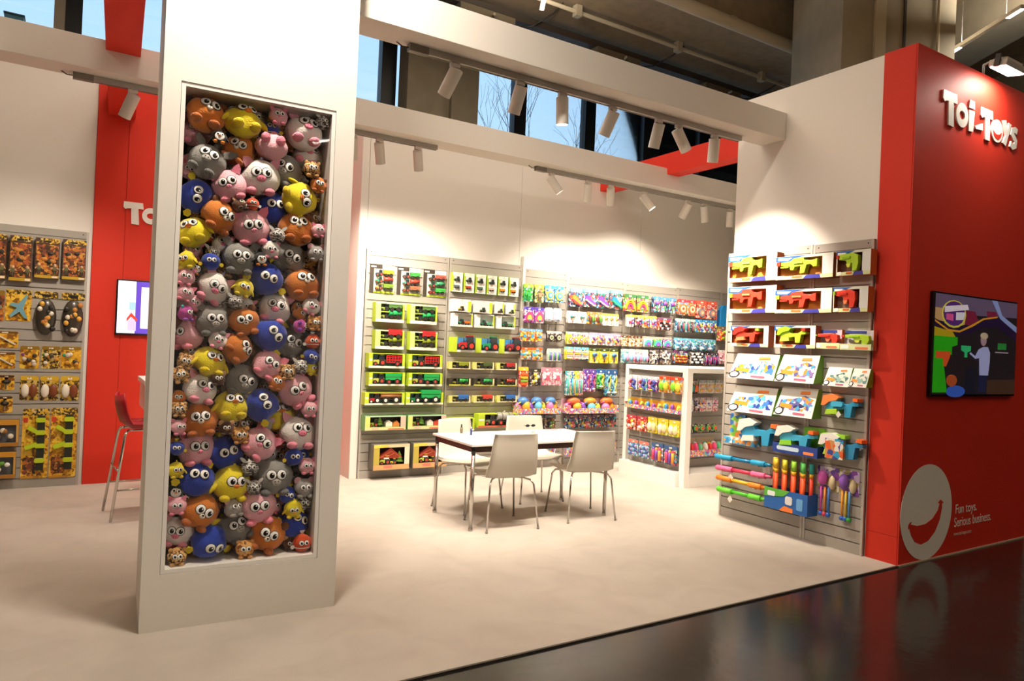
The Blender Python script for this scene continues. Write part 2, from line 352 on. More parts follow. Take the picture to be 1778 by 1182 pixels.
def linear(c, L_, label, power, ang=HR, up=120):
    o = thing('linear_lamp', label, 'ceiling light', c, (0, 0, ang), 'linear lamps under the hall ceiling')
    MB().box(-L_/2, L_/2, -.03, .03, 0, .05).build('housing', LAMPW, o)
    for a, b in ((-.5, -.32), (.32, .5)):
        MB().box(L_*a, L_*b, -.026, .026, -.006, 0).build('diffuser', LED, o)
    for s in (-1, 1): MB().cyl((s*L_*.3, 0, .05), (s*L_*.3, 0, 7.4-c[2]), .002, n=6).build('hanger', DARK, o)
    d = light('linear_beam', 'AREA', (c[0], c[1], c[2]-.03), (c[0], c[1], 0), power, NEUTRAL, L_, .08)
    d.rotation_euler = (0, 0, ang)
    e = light('added_ceiling_fill', 'AREA', (c[0], c[1], c[2]+.07), (c[0], c[1], 9), up, NEUTRAL, L_, .08); e.rotation_euler = (PI, 0, ang); return o  # upward area light added only to brighten the ceiling
A = at(1655, 90, 2, 5.9); B = at(1765, 22, 2, 5.9)
linear(((A.x+B.x)/2, (A.y+B.y)/2, 5.9), (A-B).length*1.18, 'slim linear lamp hanging above the red end wall', 60, math.atan2(B.y-A.y, B.x-A.x))
for i, (x, y) in enumerate([(-3, -4), (0, -5.5), (3, -3.5), (6, -2), (9.5, -1), (-5, 1), (2.2, .2), (-7, 5), (12.5, 1.5), (4, -8)]):
    linear((x, y, 6.2), 2.2, 'slim linear lamp under the hall ceiling over the aisle', 16)
for i, (x, y) in enumerate([(-2.6, 5.2), (.6, 5.5), (3.0, 5.4), (4.6, 6.9), (1.2, 7.2)]):
    linear((x, y, 6.0), 2.0, 'added unseen linear lamp above the stand for ambient fill', 30)  # lamps added out of view to lift the upper stand walls
# ------------------------------------------------------------ tower with plush window
TA = math.radians(-2.8); T0 = at(240, 1103.5, 2, 0); TW = (at(579, 1053, 2, 0)-T0).length; TD = .62; TH = 4.75
TX = Vector((math.cos(TA), math.sin(TA), 0)); TN = Vector((-math.sin(TA), math.cos(TA), 0))
def tw(px, py, dep=0.):
    p = on_plane(px, py, T0+TN*dep, TN)-T0; return p.dot(TX), p.z
tl, trr, br, bl = tw(322.7, 149.6), tw(577.9, 197.5), tw(543.6, 962), tw(286.7, 989.9)
U0, U1, Z0, Z1 = (tl[0]+bl[0])/2, (trr[0]+br[0])/2, (bl[1]+br[1])/2, (tl[1]+trr[1])/2
tower = thing('display_tower', 'tall white tower with a glazed window full of plush animals', 'display tower', T0, (0, 0, TA))
BK = .5
def tbox(name, *b, mat=WHITE, **k): return MB().box(*b).build(name, mat, tower, **k)
a, b, c, d = U0-.0232, U1+.0232, Z0-.0232, Z1+.0232
ro = [(0, 0), (TW, 0), (TW, TH), (0, TH)]; ri = [(a, c), (b, c), (b, d), (a, d)]
vv = [(x, y, z) for y in (0, .02) for q in (ro, ri) for x, z in q]; ff = []
for i in range(4):
    j = (i+1) % 4; ff += [(i, j, 4+j, 4+i), (8+i, 12+i, 12+j, 8+j), (i, 8+i, 8+j, j), (4+i, 4+j, 12+j, 12+i)]
MB().add(vv, ff).build('front_panel', WHITE, tower)
tbox('side_panel', 0, U0-.025, .0205, TD, 0, TH); tbox('side_panel', U1+.025, TW, .0205, TD, 0, TH)
tbox('top_panel', U0-.024, U1+.024, .0205, TD, Z1+.026, TH); tbox('bottom_panel', U0-.024, U1+.024, .0205, TD, 0, Z0-.026)
tbox('back_panel', U0-.024, U1+.024, BK, TD, Z0-.026, Z1+.026, mat=col('#3a342c', .8))
fr = MB()
for a in ((U0-.021, U0, Z0-.021, Z1+.021), (U1, U1+.021, Z0-.021, Z1+.021), (U0, U1, Z1, Z1+.021), (U0, U1, Z0-.021, Z0)):
    MB().box(a[0], a[1], .004, BK, a[2], a[3]).build('window_frame', WHITE_GLOSS, tower)
tbox('glass_pane', U0, U1, .022, .026, Z0, Z1, mat=clear_mat('tower_glass', amount=.035))

def fabric(h, name):
    k = ('fab', h)
    if k in _m: return _m[k]
    m = col(h, .85, bump=.5, bscale=14, name=name); b = m.node_tree.nodes['Principled BSDF']
    try: b.inputs['Sheen Weight'].default_value = .35; b.inputs['Sheen Roughness'].default_value = .4
    except Exception: pass
    _m[k] = m; return m
F = lambda h: fabric(h, 'plush_'+h.lstrip('#'))
SPOTS = {'leopard': prnt('leopard', ['#c9985a', '#c9985a', '#e6c48c', '#3a2413', '#d8ab6c', '#5a3a1e'], 6, .85), 'giraffe': prnt('giraffe', ['#b5793a', '#d9a45e', '#7a4a20', '#d9a45e'], 4, .85),
         'zebra': prnt('zebra', ['#e8e4dc', '#2a2827', '#e8e4dc', '#7c7873'], 5, .85, (1, 1, 3)), 'hedgehog': prnt('hedgehog', ['#7a5738', '#b28b60', '#8f6a45', '#5e4129'], 9, .85)}
KIND = {  # body, ears, snout, feet, wording
    'pig': ('#f0b4be', '#e27f94', '#ec93a6', '#e8869a', 'pink pig'), 'cow': ('#f2ebe4', '#e39aa8', '#e07f96', '#e68fa2', 'white cow'),
    'donkey': ('#8f8d88', '#77756f', '#b9b4ac', '#6f6e6b', 'grey donkey'), 'bear': ('#d27b2c', '#6b3f20', '#efe6d6', '#b1622a', 'orange bear'),
    'duck': ('#f0dc26', '#e6cf1f', '#e8882a', '#dfc71d', 'yellow duck'), 'fish': ('#2440a8', '#e0c62a', None, '#e0c62a', 'blue fish'),
    'penguin': ('#1c1d22', '#1c1d22', '#e8882a', '#e8882a', 'black penguin'), 'leopard': ('leopard', '#c9985a', '#efdcb8', '#c9985a', 'spotted leopard'),
    'giraffe': ('giraffe', '#c98f4e', '#ecd0a0', '#c98f4e', 'patched giraffe'), 'zebra': ('zebra', '#d8d3cb', '#54504d', '#3a3836', 'striped zebra'),
    'clown': ('#d9501f', '#f0ece4', None, '#d9501f', 'orange fish'), 'monkey': ('#5b3823', '#c99a6c', '#c99a6c', '#4d2f1e', 'brown monkey'),
    'mouse': ('#a5a09c', '#d7a7ae', '#d8d0c8', '#95908c', 'grey mouse'), 'unicorn': ('#c24aa0', '#3fa7b0', '#e7b2d2', '#8f4bb0', 'magenta unicorn'), 'hedgehog': ('hedgehog', '#8f6a45', '#e7cfa8', '#8f6a45', 'brown hedgehog')}
def bodyfn(seed):
    rr = random.Random(seed); ds = [(Vector((rr.uniform(-1, 1), rr.uniform(-1, 1), rr.uniform(-1, 1))).normalized(), rr.uniform(.84, .95)) for _ in range(16)]
    def fn(p):
        k = 1.
        for d, h in ds:
            q = p.dot(d)
            if q > h: k *= h/q if q > 0 else 1
        return k
    return fn
EYEM = [col('#fbfaf6', .3), col('#0d0b0a', .15), col('#3a3634', .5)]
def eye_mesh():
    def f(b):
        b.sph((0, 0, 0), (.285, .05, .285), 2, 16, 6, Matrix.Rotation(0, 3, 'X')); b.sph((0, -.022, 0), (.25, .05, .25), 0, 16, 6)
        b.sph((.03, -.045, -.02), (.145, .045, .16), 1, 14, 6); b.sph((.075, -.078, .045), (.042, .02, .042), 0, 8, 4)
    return shared('eye', f, 'eye', EYEM)
def surf(x, z, ry=.85): return -ry*math.sqrt(max(.02, 1-x*x-z*z))
def plush_parts(kind):
    B, E, S, FT, _ = KIND[kind]; out = []
    bm = SPOTS[B] if B in SPOTS else F(B)
    out.append(('eye', eye_mesh(), (-.25, surf(.25, .16)-.005, .16), (math.radians(-9), 0, math.radians(-16))))
    out.append(('eye', eye_mesh(), (.25, surf(.25, .16)-.005, .16), (math.radians(-9), 0, math.radians(16))))
    ear = None
    if kind in ('pig', 'cow'):
        ear = shared('ear'+kind, lambda b: b.poly([(-.27, 0), (.27, 0), (.2, .34), (0, .6), (-.2, .34)], -.06, .07), 'ear', F(E))
        el = [(-.56, -.2, .62, -38), (.56, -.2, .62, 38)]
        out.append(('snout', shared('snout'+kind, lambda b: b.sph((0, 0, 0), (.17 if kind == 'pig' else .24, .1, .13 if kind == 'pig' else .18), 0, 14, 8).sph((-.06, -.09, 0), (.03, .03, .04), 1, 8, 4).sph((.06, -.09, 0), (.03, .03, .04), 1, 8, 4), 'snout', [F(S), F('#9c3f57')]), (0, surf(0, .16)-.02, -.16), None))
        if kind == 'cow': out.append(('horn', shared('horn', lambda b: b.cyl((0, 0, 0), (0, 0, .34), .12, .02, 10), 'horn', F('#a79fc0')), (0, .0, .9), None))
    elif kind in ('donkey', 'zebra'):
        ear = shared('ear'+kind, lambda b: b.poly([(-.15, 0), (.15, 0), (.22, .4), (.1, .82), (-.1, .82), (-.22, .4)], -.06, .07), 'ear', F(E)); el = [(-.52, -.2, .62, -48), (.52, -.2, .62, 48)]
        out.append(('muzzle', shared('muz'+kind, lambda b: b.sph((0, 0, 0), (.25, .12, .19), 0, 14, 8).sph((-.08, -.105, .04), (.035, .03, .045), 1, 8, 4).sph((.08, -.105, .04), (.035, .03, .045), 1, 8, 4).tube([(-.1, -.1, -.08), (0, -.115, -.11), (.1, -.1, -.08)], .012, 6, 1), 'muzzle', [F(S), F('#3f3d3b')]), (0, surf(0, .2)-.0, -.2), None))
    elif kind in ('bear', 'leopard', 'giraffe', 'monkey', 'mouse', 'hedgehog', 'unicorn'):
        big = 1.5 if kind in ('mouse', 'monkey') else 1.
        ear = shared('ear'+kind, lambda b: b.sph((0, 0, .1), (.25*big, .1, .26*big), 0, 12, 8), 'ear', F(E)); el = [(-.6, -.2, .64, -38), (.6, -.2, .64, 38)]
        out.append(('muzzle', shared('muz'+kind, lambda b: b.sph((0, 0, 0), (.16, .11, .14), 0, 14, 8).sph((0, -.1, .05), (.07, .04, .05), 1, 10, 6).tube([(0, -.12, .0), (0, -.115, -.06)], .012, 6, 1), 'muzzle', [F(S), F('#1e1713')]), (0, surf(0, .12)-.02, -.12), None))
    elif kind in ('duck', 'penguin'):
        out.append(('beak', shared('beak'+kind, lambda b: b.sph((0, -.03, .03), (.2, .17, .06), 0, 12, 8).sph((0, -.01, -.05), (.15, .11, .05), 0, 12, 8), 'beak', F(S)), (0, surf(0, .1)-.02, -.1), None))
        wg = shared('wing'+kind, lambda b: b.sph((0, 0, -.22), (.12, .2, .36), 0, 12, 8), 'wing', F(E))
        out.append(('wing', wg, (-.86, -.25, -.05), (0, math.radians(35), 0))); out.append(('wing', wg, (.86, -.25, -.05), (0, math.radians(-35), 0)))
        out.append(('tuft', shared('tuft'+kind, lambda b: b.sph((0, 0, .08), (.08, .08, .2), 0, 10, 6).sph((.1, 0, .05), (.06, .06, .15), 0, 10, 6), 'tuft', F(E)), (0, 0, .93), None))
        if kind == 'penguin': out.append(('belly', shared('belly', lambda b: b.sph((0, 0, 0), (.6, .12, .55), 0, 16, 8), 'belly', F('#ece8e0')), (0, -.75, -.1), None))
    elif kind in ('fish', 'clown'):
        fn = shared('fin'+kind, lambda b: b.poly([(0, -.08), (.25, -.22), (.42, -.1), (.42, .14), (.22, .24), (0, .1)], -.05, .05), 'fin', F(E))
        out.append(('fin', fn, (.86, -.25, -.25), (0, math.radians(20), 0))); out.append(('fin', fn, (-.86, -.25, -.25), (0, math.radians(160), 0)))
        out.append(('tail', shared('tail'+kind, lambda b: b.poly([(-.1, 0), (.1, 0), (.3, .35), (-.3, .35)], -.05, .05), 'tail', F(E)), (0, .3, .88), None))
        if kind == 'clown': out.append(('stripe', shared('stripe', lambda b: b.cyl((0, 0, -.42), (0, 0, -.3), .93, .97, 18, cap=False), 'stripe', F('#f0ece4')), (0, 0, 0), None))
    if ear:
        for x, y, z, a in el: out.append(('ear', ear, (x, y, z), (0, math.radians(a), 0)))
    if kind not in ('fish', 'clown'):
        ft = shared('foot'+kind, lambda b: b.sph((0, 0, 0), (.29, .34, .2), 0, 12, 8), 'foot', F(FT))
        out.append(('foot', ft, (-.44, -.5, -.78), None)); out.append(('foot', ft, (.44, -.5, -.78), None))
    return bm, out
_pp = {}
LA = [('bear', 365, 210, 130, 15, .15, -.35), ('duck', 625, 280, 125, 5, .2, -.55), ('pig', 300, 365, 105, 8, 0, -.1), ('pig', 865, 275, 60, 0, 0, 0), ('fish', 830, 370, 60, 0, 0, -.2), ('cow', 1060, 390, 120, 8, .1, -.4),
  ('zebra', 1200, 335, 45, 0, 0, 0), ('leopard', 465, 360, 55, 10, 0, 0), ('penguin', 445, 455, 52, 5, 0, -.2), ('duck', 705, 395, 58, 100, .6, 0), ('bear', 610, 520, 112, 25, -.3, -.2), ('pig', 825, 505, 105, 25, .3, -.95), ('cow', 1165, 570, 100, 20, 0, -.5),
  ('donkey', 370, 610, 125, 25, -.05, -.25), ('donkey', 935, 660, 115, 22, -.2, -.05), ('leopard', 1100, 675, 55, 0, 0, 0), ('pig', 525, 785, 115, -20, -.2, 0), ('cow', 750, 725, 125, 0, -.1, 0), ('fish', 295, 845, 120, 95, -.15, 0),
  ('pig', 240, 655, 60, 20, 0, 0), ('duck', 1025, 880, 115, 80, .05, 0), ('bear', 1145, 785, 52, 10, 0, 0), ('fish', 845, 925, 112, 0, .1, 0), ('bear', 450, 1000, 120, 25, .4, .05), ('clown', 680, 920, 42, 0, 0, 0), ('monkey', 590, 930, 50, 0, .5, -.5),
  ('pig', 680, 1075, 122, -8, .05, .1), ('duck', 270, 1110, 115, -20, -.45, -.4), ('bear', 1005, 1090, 115, 0, 0, -.35), ('hedgehog', 1140, 1010, 70, 0, .6, 0), ('pig', 1165, 1110, 45, 0, 0, 0), ('zebra', 855, 1140, 50, 0, 0, 0)]
LB = [('cow', 470, 85, 68, 15, 0, -.1), ('donkey', 578, 190, 108, 5, 0, 0), ('cow', 785, 135, 58, 0, 0, .1), ('penguin', 715, 200, 46, 0, 0, 0), ('donkey', 930, 180, 105, 30, 0, .1), ('mouse', 1100, 160, 52, 0, 0, 0), ('fish', 375, 215, 60, 0, 0, 0),
  ('zebra', 395, 150, 45, 0, 0, 0), ('duck', 205, 205, 65, -10, -.5, 0), ('penguin', 280, 260, 45, 20, 0, 0), ('pig', 195, 320, 60, 10, 0, 0), ('cow', 400, 390, 108, 30, .1, .1), ('fish', 760, 330, 108, 20, 0, .1), ('bear', 1010, 370, 108, 0, .1, -.35),
  ('duck', 600, 395, 62, 20, 0, 0), ('pig', 195, 430, 60, 20, .2, 0), ('pig', 265, 495, 55, 20, 0, 0), ('zebra', 545, 490, 48, 0, 0, 0), ('cow', 835, 530, 105, 15, -.15, -.1), ('cow', 1060, 520, 55, 30, 0, 0), ('donkey', 390, 615, 108, 0, .15, 0),
  ('bear', 605, 620, 98, -15, 0, 0), ('unicorn', 200, 565, 55, 0, .7, 0), ('pig', 225, 710, 108, -5, -.8, 0), ('cow', 425, 750, 60, 15, 0, 0), ('fish', 785, 715, 112, 55, .1, 0), ('bear', 985, 570, 46, 0, .5, 0), ('giraffe', 1080, 635, 48, 0, .3, 0), ('unicorn', 980, 655, 45, 90, .7, 0),
  ('donkey', 950, 775, 100, 28, 0, -.05), ('bear', 560, 805, 103, 60, .5, 0), ('duck', 365, 900, 108, 15, .4, -.3), ('leopard', 205, 895, 55, 10, 0, 0), ('leopard', 160, 985, 58, -10, 0, 0), ('pig', 770, 920, 95, 35, .1, -.1), ('clown', 1090, 760, 48, 0, 0, 0),
  ('fish', 1065, 860, 52, 20, 0, .2), ('donkey', 600, 1030, 108, 20, .2, .1), ('monkey', 425, 1010, 46, 0, 0, 0), ('leopard', 895, 965, 50, 0, 0, 0), ('zebra', 985, 930, 45, 0, 0, 0), ('bear', 820, 1040, 55, 20, 0, -.2), ('pig', 960, 1090, 108, -30, .15, 0),
  ('clown', 1075, 1040, 55, 70, 0, 0), ('cow', 305, 1085, 108, 15, .35, -.2), ('bear', 150, 1140, 50, 0, 0, 0), ('duck', 1070, 945, 45, 0, .5, 0)]
LC = [('duck', 475, 95, 100, 5, .15, -.5), ('fish', 665, 85, 100, 65, -.1, -.3), ('bear', 275, 175, 108, -5, 0, -.15), ('leopard', 145, 105, 47, 0, 0, 0), ('pig', 125, 215, 50, 0, .4, 0), ('monkey', 435, 220, 42, 0, 0, 0), ('giraffe', 525, 265, 52, 0, 0, 0),
  ('duck', 795, 165, 100, -10, 0, -.5), ('pig', 955, 105, 46, 0, 0, 0), ('cow', 930, 260, 100, 5, .1, -.3), ('pig', 255, 360, 108, 0, .2, -.1), ('fish', 450, 390, 105, -15, .1, -.05), ('pig', 650, 325, 98, 45, 0, -.2), ('clown', 785, 320, 46, 0, 0, 0),
  ('fish', 115, 345, 46, 0, 0, 0), ('fish', 855, 400, 50, 0, 0, 0), ('duck', 120, 480, 50, 0, .2, 0), ('fish', 255, 545, 108, 10, .1, -.3), ('duck', 475, 570, 108, 5, .2, -.05), ('donkey', 740, 530, 108, 0, 0, -.05), ('mouse', 720, 400, 56, 20, 0, 0),
  ('zebra', 585, 465, 50, 0, 0, 0), ('zebra', 605, 585, 42, 0, 0, 0), ('pig', 945, 455, 46, 0, 0, 0), ('mouse', 920, 590, 56, 0, 0, 0), ('monkey', 845, 470, 42, 0, 0, 0), ('penguin', 125, 615, 50, 10, 0, 0), ('pig', 130, 700, 56, 0, 0, 0), ('bear', 280, 745, 108, 30, .1, 0),
  ('pig', 640, 710, 105, -5, 0, .05), ('mouse', 480, 720, 55, 0, .4, -.3), ('fish', 820, 640, 50, 20, 0, 0), ('duck', 850, 720, 50, 0, 0, .2), ('zebra', 930, 690, 45, 0, 0, 0), ('cow', 150, 880, 95, 5, -.3, 0), ('donkey', 510, 860, 98, -25, .1, -.3),
  ('fish', 335, 945, 108, 10, .25, .4), ('bear', 700, 885, 102, 25, -.1, 0), ('fish', 900, 830, 92, 30, .3, -.3), ('giraffe', 550, 995, 55, 0, 0, 0), ('clown', 925, 965, 52, 0, 0, 0), ('monkey', 845, 960, 42, 0, 0, 0), ('leopard', 130, 1045, 55, 0, 0, 0)]
items = []
for lst, sc_, ox, oy in ((LA, 4.076, 270, 130), (LB, 3.941, 270, 400), (LC, 3.582, 270, 680)):
    for k, x, y, r, ro, fx_, fy_ in lst:
        px, py = ox+x/sc_, oy+y/sc_
        u, z = tw(px, py, .1); u2, _ = tw(px+r/sc_, py, .1)
        items.append([k, u, z, (u2-u)*1.12, ro, fx_, fy_])
rb = random.Random(5)
nfront = len(items)
small = ['pig', 'bear', 'fish', 'zebra', 'monkey', 'leopard', 'cow', 'mouse', 'clown', 'giraffe']
placed = []
def free_depth(u, z, r, y0):
    y = y0
    for (a, b, c, rr_) in placed:
        dd = math.hypot(u-a, z-c); need = .84*(r+rr_)
        if dd < need:
            yy = b+math.sqrt(need*need-dd*dd)*.9
            if yy > y and abs(y-b) < math.sqrt(need*need-dd*dd)*.9: y = yy
    return y
order = sorted(range(nfront), key=lambda i: -items[i][3])
pos = {}
for i in order:
    k, u, z, r, *_ = items[i]
    u = min(max(u, U0+r*.86), U1-r*.86); z = min(max(z, Z0+r*.95), Z1-r*.95)
    y = min(free_depth(u, z, r, .03+.93*r), BK-.9*r); placed.append((u, y, z, r)); pos[i] = (u, y, z)
for gz in range(26):      # toys packed behind, seen in the gaps
    for gx in range(7):
        r = rb.uniform(.045, .06); u = U0+.055+(U1-U0-.11)*(gx+rb.uniform(-.2, .2)+.5*(gz % 2))/6.5; z = Z0+.06+(Z1-Z0-.12)*gz/25
        u = min(max(u, U0+r), U1-r); y = free_depth(u, z, r, .16)
        if y < BK-r and y < .3:
            items.append([rb.choice(small), u, z, r, rb.uniform(-40, 40), rb.uniform(-.4, .4), rb.uniform(-.4, .4)]); placed.append((u, y, z, r)); pos[len(items)-1] = (u, y, z)
TM = Matrix.Rotation(TA, 3, 'Z')
for i, (k, u, z, r, ro, fx_, fy_) in enumerate(items):
    u, y, z = pos[i]
    R = TM @ Matrix.Rotation(math.asin(max(-.95, min(.95, fx_))), 3, 'Z') @ Matrix.Rotation(math.asin(max(-.95, min(.95, fy_))), 3, 'X') @ Matrix.Rotation(math.radians(ro), 3, 'Y')
    nb = sorted((j for j in range(nfront) if j != i), key=lambda j: math.hypot(items[j][1]-u, items[j][2]-z)-items[j][3])
    a, b = nb[0], nb[1]
    rel = lambda j: 'below' if pos[j][2] > z+.6*items[j][3] else ('above' if pos[j][2] < z-.6*items[j][3] else 'beside')
    art = lambda w_: ('an ' if w_[0] in 'aeiou' else 'a ')+w_
    word = KIND[k][4]
    if i < nfront: lab = '%s %s plush %s %s and %s %s' % ('large' if r > .075 else 'small', word, rel(a), art(KIND[items[a][0]][4]), rel(b), art(KIND[items[b][0]][4]))
    else: lab = 'small %s plush half hidden behind %s plush' % (word, art(KIND[items[a][0]][4]))
    root = thing('plush_'+{'clown': 'striped_fish'}.get(k, k), lab, 'plush toy', T0+TX*u+TN*y+Vector((0, 0, z)), R.to_euler(), 'plush animals behind the tower glass', r)
    if k not in _pp: _pp[k] = plush_parts(k)
    bm, parts = _pp[k]; sd = i % 5
    bme = shared(('body', k, sd), lambda b: b.sph((0, 0, 0), (1, .88, .96), 0, 22, 14, None, bodyfn(sd*7+3)), 'body', bm)
    link('body', bme, root)
    for nm, me, lo, rt in parts: link(nm, me, root, lo, rt)
# ------------------------------------------------------------ logos, lettering, screens
def ring(b, cx, cz, rx, rz, t, y0, y1, n=28, m=0):
    o = [(cx+rx*math.cos(2*PI*i/n), cz+rz*math.sin(2*PI*i/n)) for i in range(n)]; q = [(cx+(rx-t)*math.cos(2*PI*i/n), cz+(rz-t*1.25)*math.sin(2*PI*i/n)) for i in range(n)]
    vs = [(x, y0, z) for x, z in o]+[(x, y0, z) for x, z in q]+[(x, y1, z) for x, z in o]+[(x, y1, z) for x, z in q]; f = []
    for i in range(n):
        j = (i+1) % n; f += [(i, j, n+j, n+i), (i, 2*n+i, 2*n+j, j), (n+i, n+j, 3*n+j, 3*n+i), (2*n+i, 3*n+i, 3*n+j, 2*n+j)]
    return b.add(vs, f, m)
def stroke(b, pts, wd, y0, y1, m=0):
    L_, R_ = [], []
    for i, p in enumerate(pts):
        a = pts[max(i-1, 0)]; c = pts[min(i+1, len(pts)-1)]; d = Vector((c[0]-a[0], c[1]-a[1])).normalized(); n = Vector((-d.y, d.x))*(wd[i] if hasattr(wd, '__len__') else wd)/2
        L_.append((p[0]+n.x, p[1]+n.y)); R_.append((p[0]-n.x, p[1]-n.y))
    for i in range(len(pts)-1): b.poly([L_[i], R_[i], R_[i+1], L_[i+1]], y0, y1, m)
    return b
LET = {
 'T': lambda b, a: b.poly([(a(0, .74)), a(.02, 1), a(.95, 1), a(1, .72), a(.74, .73), a(.8, 0), a(.42, .02), a(.38, .72), a(.2, .7), a(.12, .66)], -.012, 0),
 'i': lambda b, a: b.poly([a(.12, .0), a(.8, .02), a(.95, .68), a(.1, .68)], -.012, 0).poly([a(.08, .75), a(.95, .75), a(.9, 1), a(.15, 1)], -.012, 0),
 '-': lambda b, a: b.poly([a(0, .3), a(.95, 1), a(1, .1), a(.1, 0)][::-1], -.012, 0),
 'y': lambda b, a: b.poly([a(0, .95), a(.38, 1), a(.56, .62), a(.7, .95), a(1, .9), a(.42, 0), a(.05, .1), a(.36, .42)], -.012, 0)}
bx = [('T', 990, 1097, 675, 925), ('o', 1088, 1177, 755, 937), ('i', 1178, 1226, 738, 970), ('-', 1228, 1285, 895, 955), ('T', 1266, 1357, 800, 1030), ('smile', 1346, 1432, 878, 1047), ('y', 1428, 1492, 885, 1078), ('s', 1483, 1541, 935, 1097)]
logo = []
for ch, xa, xb, ya, yb in bx:
    q = lambda x, y: at(1400+x/4.222, y/4.222, 1, 3.04)
    xm, ym = (xa+xb)/2, (ya+yb)/2
    logo.append((ch, q(xa, ym).x, q(xb, ym).x, q(xm, yb).z, q(xm, ya).z))
LW = col('#f4f1ea', .45, name='logo_white')
def make_logo(name, label, origin, s):
    ax, az = logo[0][1], logo[0][4]
    o = thing(name, label, 'logo', origin, group='white logos on the red walls')
    for ch, x0, x1, z0, z1 in logo:
        x0, x1, z0, z1 = (x0-ax)*s, (x1-ax)*s, (z0-az)*s, (z1-az)*s
        a = lambda u, v: (x0+(x1-x0)*u, z0+(z1-z0)*v)
        b = MB(); cx_, cz_, rx, rz = (x0+x1)/2, (z0+z1)/2, (x1-x0)/2, (z1-z0)/2
        if ch == 'o': ring(b, cx_, cz_, rx, rz, rx*.55, -.012, 0)
        elif ch == 'smile': b.poly([(cx_+rx*math.cos(2*PI*i/28), cz_+rz*math.sin(2*PI*i/28)) for i in range(28)], -.012, 0)
        elif ch == 's':
            P = [a(*p) for p in ((.9, .84), (.62, .9), (.3, .84), (.22, .68), (.5, .55), (.76, .4), (.7, .18), (.4, .1), (.08, .2))]; stroke(b, P, [rx*.75]*9, -.012, 0)
        else: LET[ch](b, a)
        l = b.build('letter', LW, o)
        if ch == 'smile':
            MB().poly([a(.12, .5), a(.3, .38), (a(.5, .34)), a(.7, .38), a(.88, .5), a(.8, .26), a(.62, .14), a(.4, .14), a(.2, .26)], -.0135, -.0115).build('smile', RED, l)
    return o
make_logo('wall_logo', 'large white chunky toy company lettering high on the red end wall', (logo[0][1], 3.04, logo[0][4]), 1.)
q0 = at(229, 351, 1, YL-.02); q1 = at(228, 388.5, 1, YL-.02); qx = at(214, 362, 1, YL-.02)
make_logo('wall_logo', 'white chunky lettering on the red wall above the bar stool', (qx.x, YL-.02, q0.z), (q0.z-q1.z)/(logo[0][4]-logo[0][3])*1.02)
sm = thing('smile_emblem', 'large pale disc with a red smiling mouth at the foot of the red wall', 'emblem', (5.885, 3.0385, .392))
MB().poly([(.382*math.cos(2*PI*i/48), .382*math.sin(2*PI*i/48)) for i in range(48)], -.003, 0).build('disc', LW, sm)
mo = [(372, 785), (374, 748), (388, 722), (402, 719), (393, 738), (450, 752), (520, 735), (580, 688), (625, 620), (642, 562), (626, 552), (650, 526), (674, 550), (661, 560), (660, 600), (640, 700), (600, 800), (540, 880), (480, 910), (430, 890), (398, 835), (380, 770)]
pp = [at(1500+x/4.925, 760+y/4.925, 1, 3.04) for x, y in mo]
MB().poly([(p.x-5.885, p.z-.392) for p in pp], -.006, -.003).build('mouth', RED, sm)
def text(name, body, loc, width, parent, mat, depth=.002):
    c = bpy.data.curves.new(name, 'FONT'); c.body = body; c.size = .1; c.extrude = depth/2
    t = bpy.data.objects.new(name, c); COL.objects.link(t); bpy.context.view_layer.update()
    me = bpy.data.meshes.new_from_object(t); bpy.data.objects.remove(t); me.materials.clear(); me.materials.append(mat)
    w_ = max(v.co.x for v in me.vertices)
    return link(name, me, parent, loc, (PI/2, 0, 0), (width/w_, 1.12 if len(body) < 18 and 'www' not in body else .45, 1))
tg = thing('wall_slogan', 'small white slogan lettering beside the smiling disc', 'lettering', (6.32, 3.038, .15))
text('text_line', 'Fun toys.', (.01, 0, .185), .36, tg, LW); text('text_line', 'Serious business.', (0, 0, .075), .63, tg, LW); text('text_line', 'www.toi-toys.com', (.0, 0, .0), .29, tg, col('#d9b9ae', .5))
def em(h, s): return col(h, .3, emit=s, name='screen_'+h.lstrip('#'))
def tv(name, label, x0, x1, z0, z1, y, shapes, bgc, s=.55):
    o = thing(name, label, 'screen', ((x0+x1)/2, y, z0)); W_, H_ = x1-x0, z1-z0
    MB().box(-W_/2, W_/2, -.035, 0, 0, H_).build('casing', BLACK, o, bevel=.004)
    sc2 = MB().box(-W_/2+.015, W_/2-.015, -.037, -.035, .018, H_-.015).build('screen', em(bgc, s), o)
    for nm, h, pts, k in shapes:
        MB().poly([(-W_/2+.015+(W_-.03)*u, .018+(H_-.033)*(1-v)) for u, v in pts], -.0375-k*.0004, -.037).build(nm, em(h, s), sc2)
    return o
circ = lambda cx_, cy_, rx, ry, n=16: [(cx_+rx*math.cos(2*PI*i/n), cy_+ry*math.sin(2*PI*i/n)) for i in range(n)]
def zo(pts): return [((x-318)/(925-318)+(y-300)*.00004, (y-(270+(x-318)*.145))/(1045-(270+(x-318)*.145))) for x, y in pts]
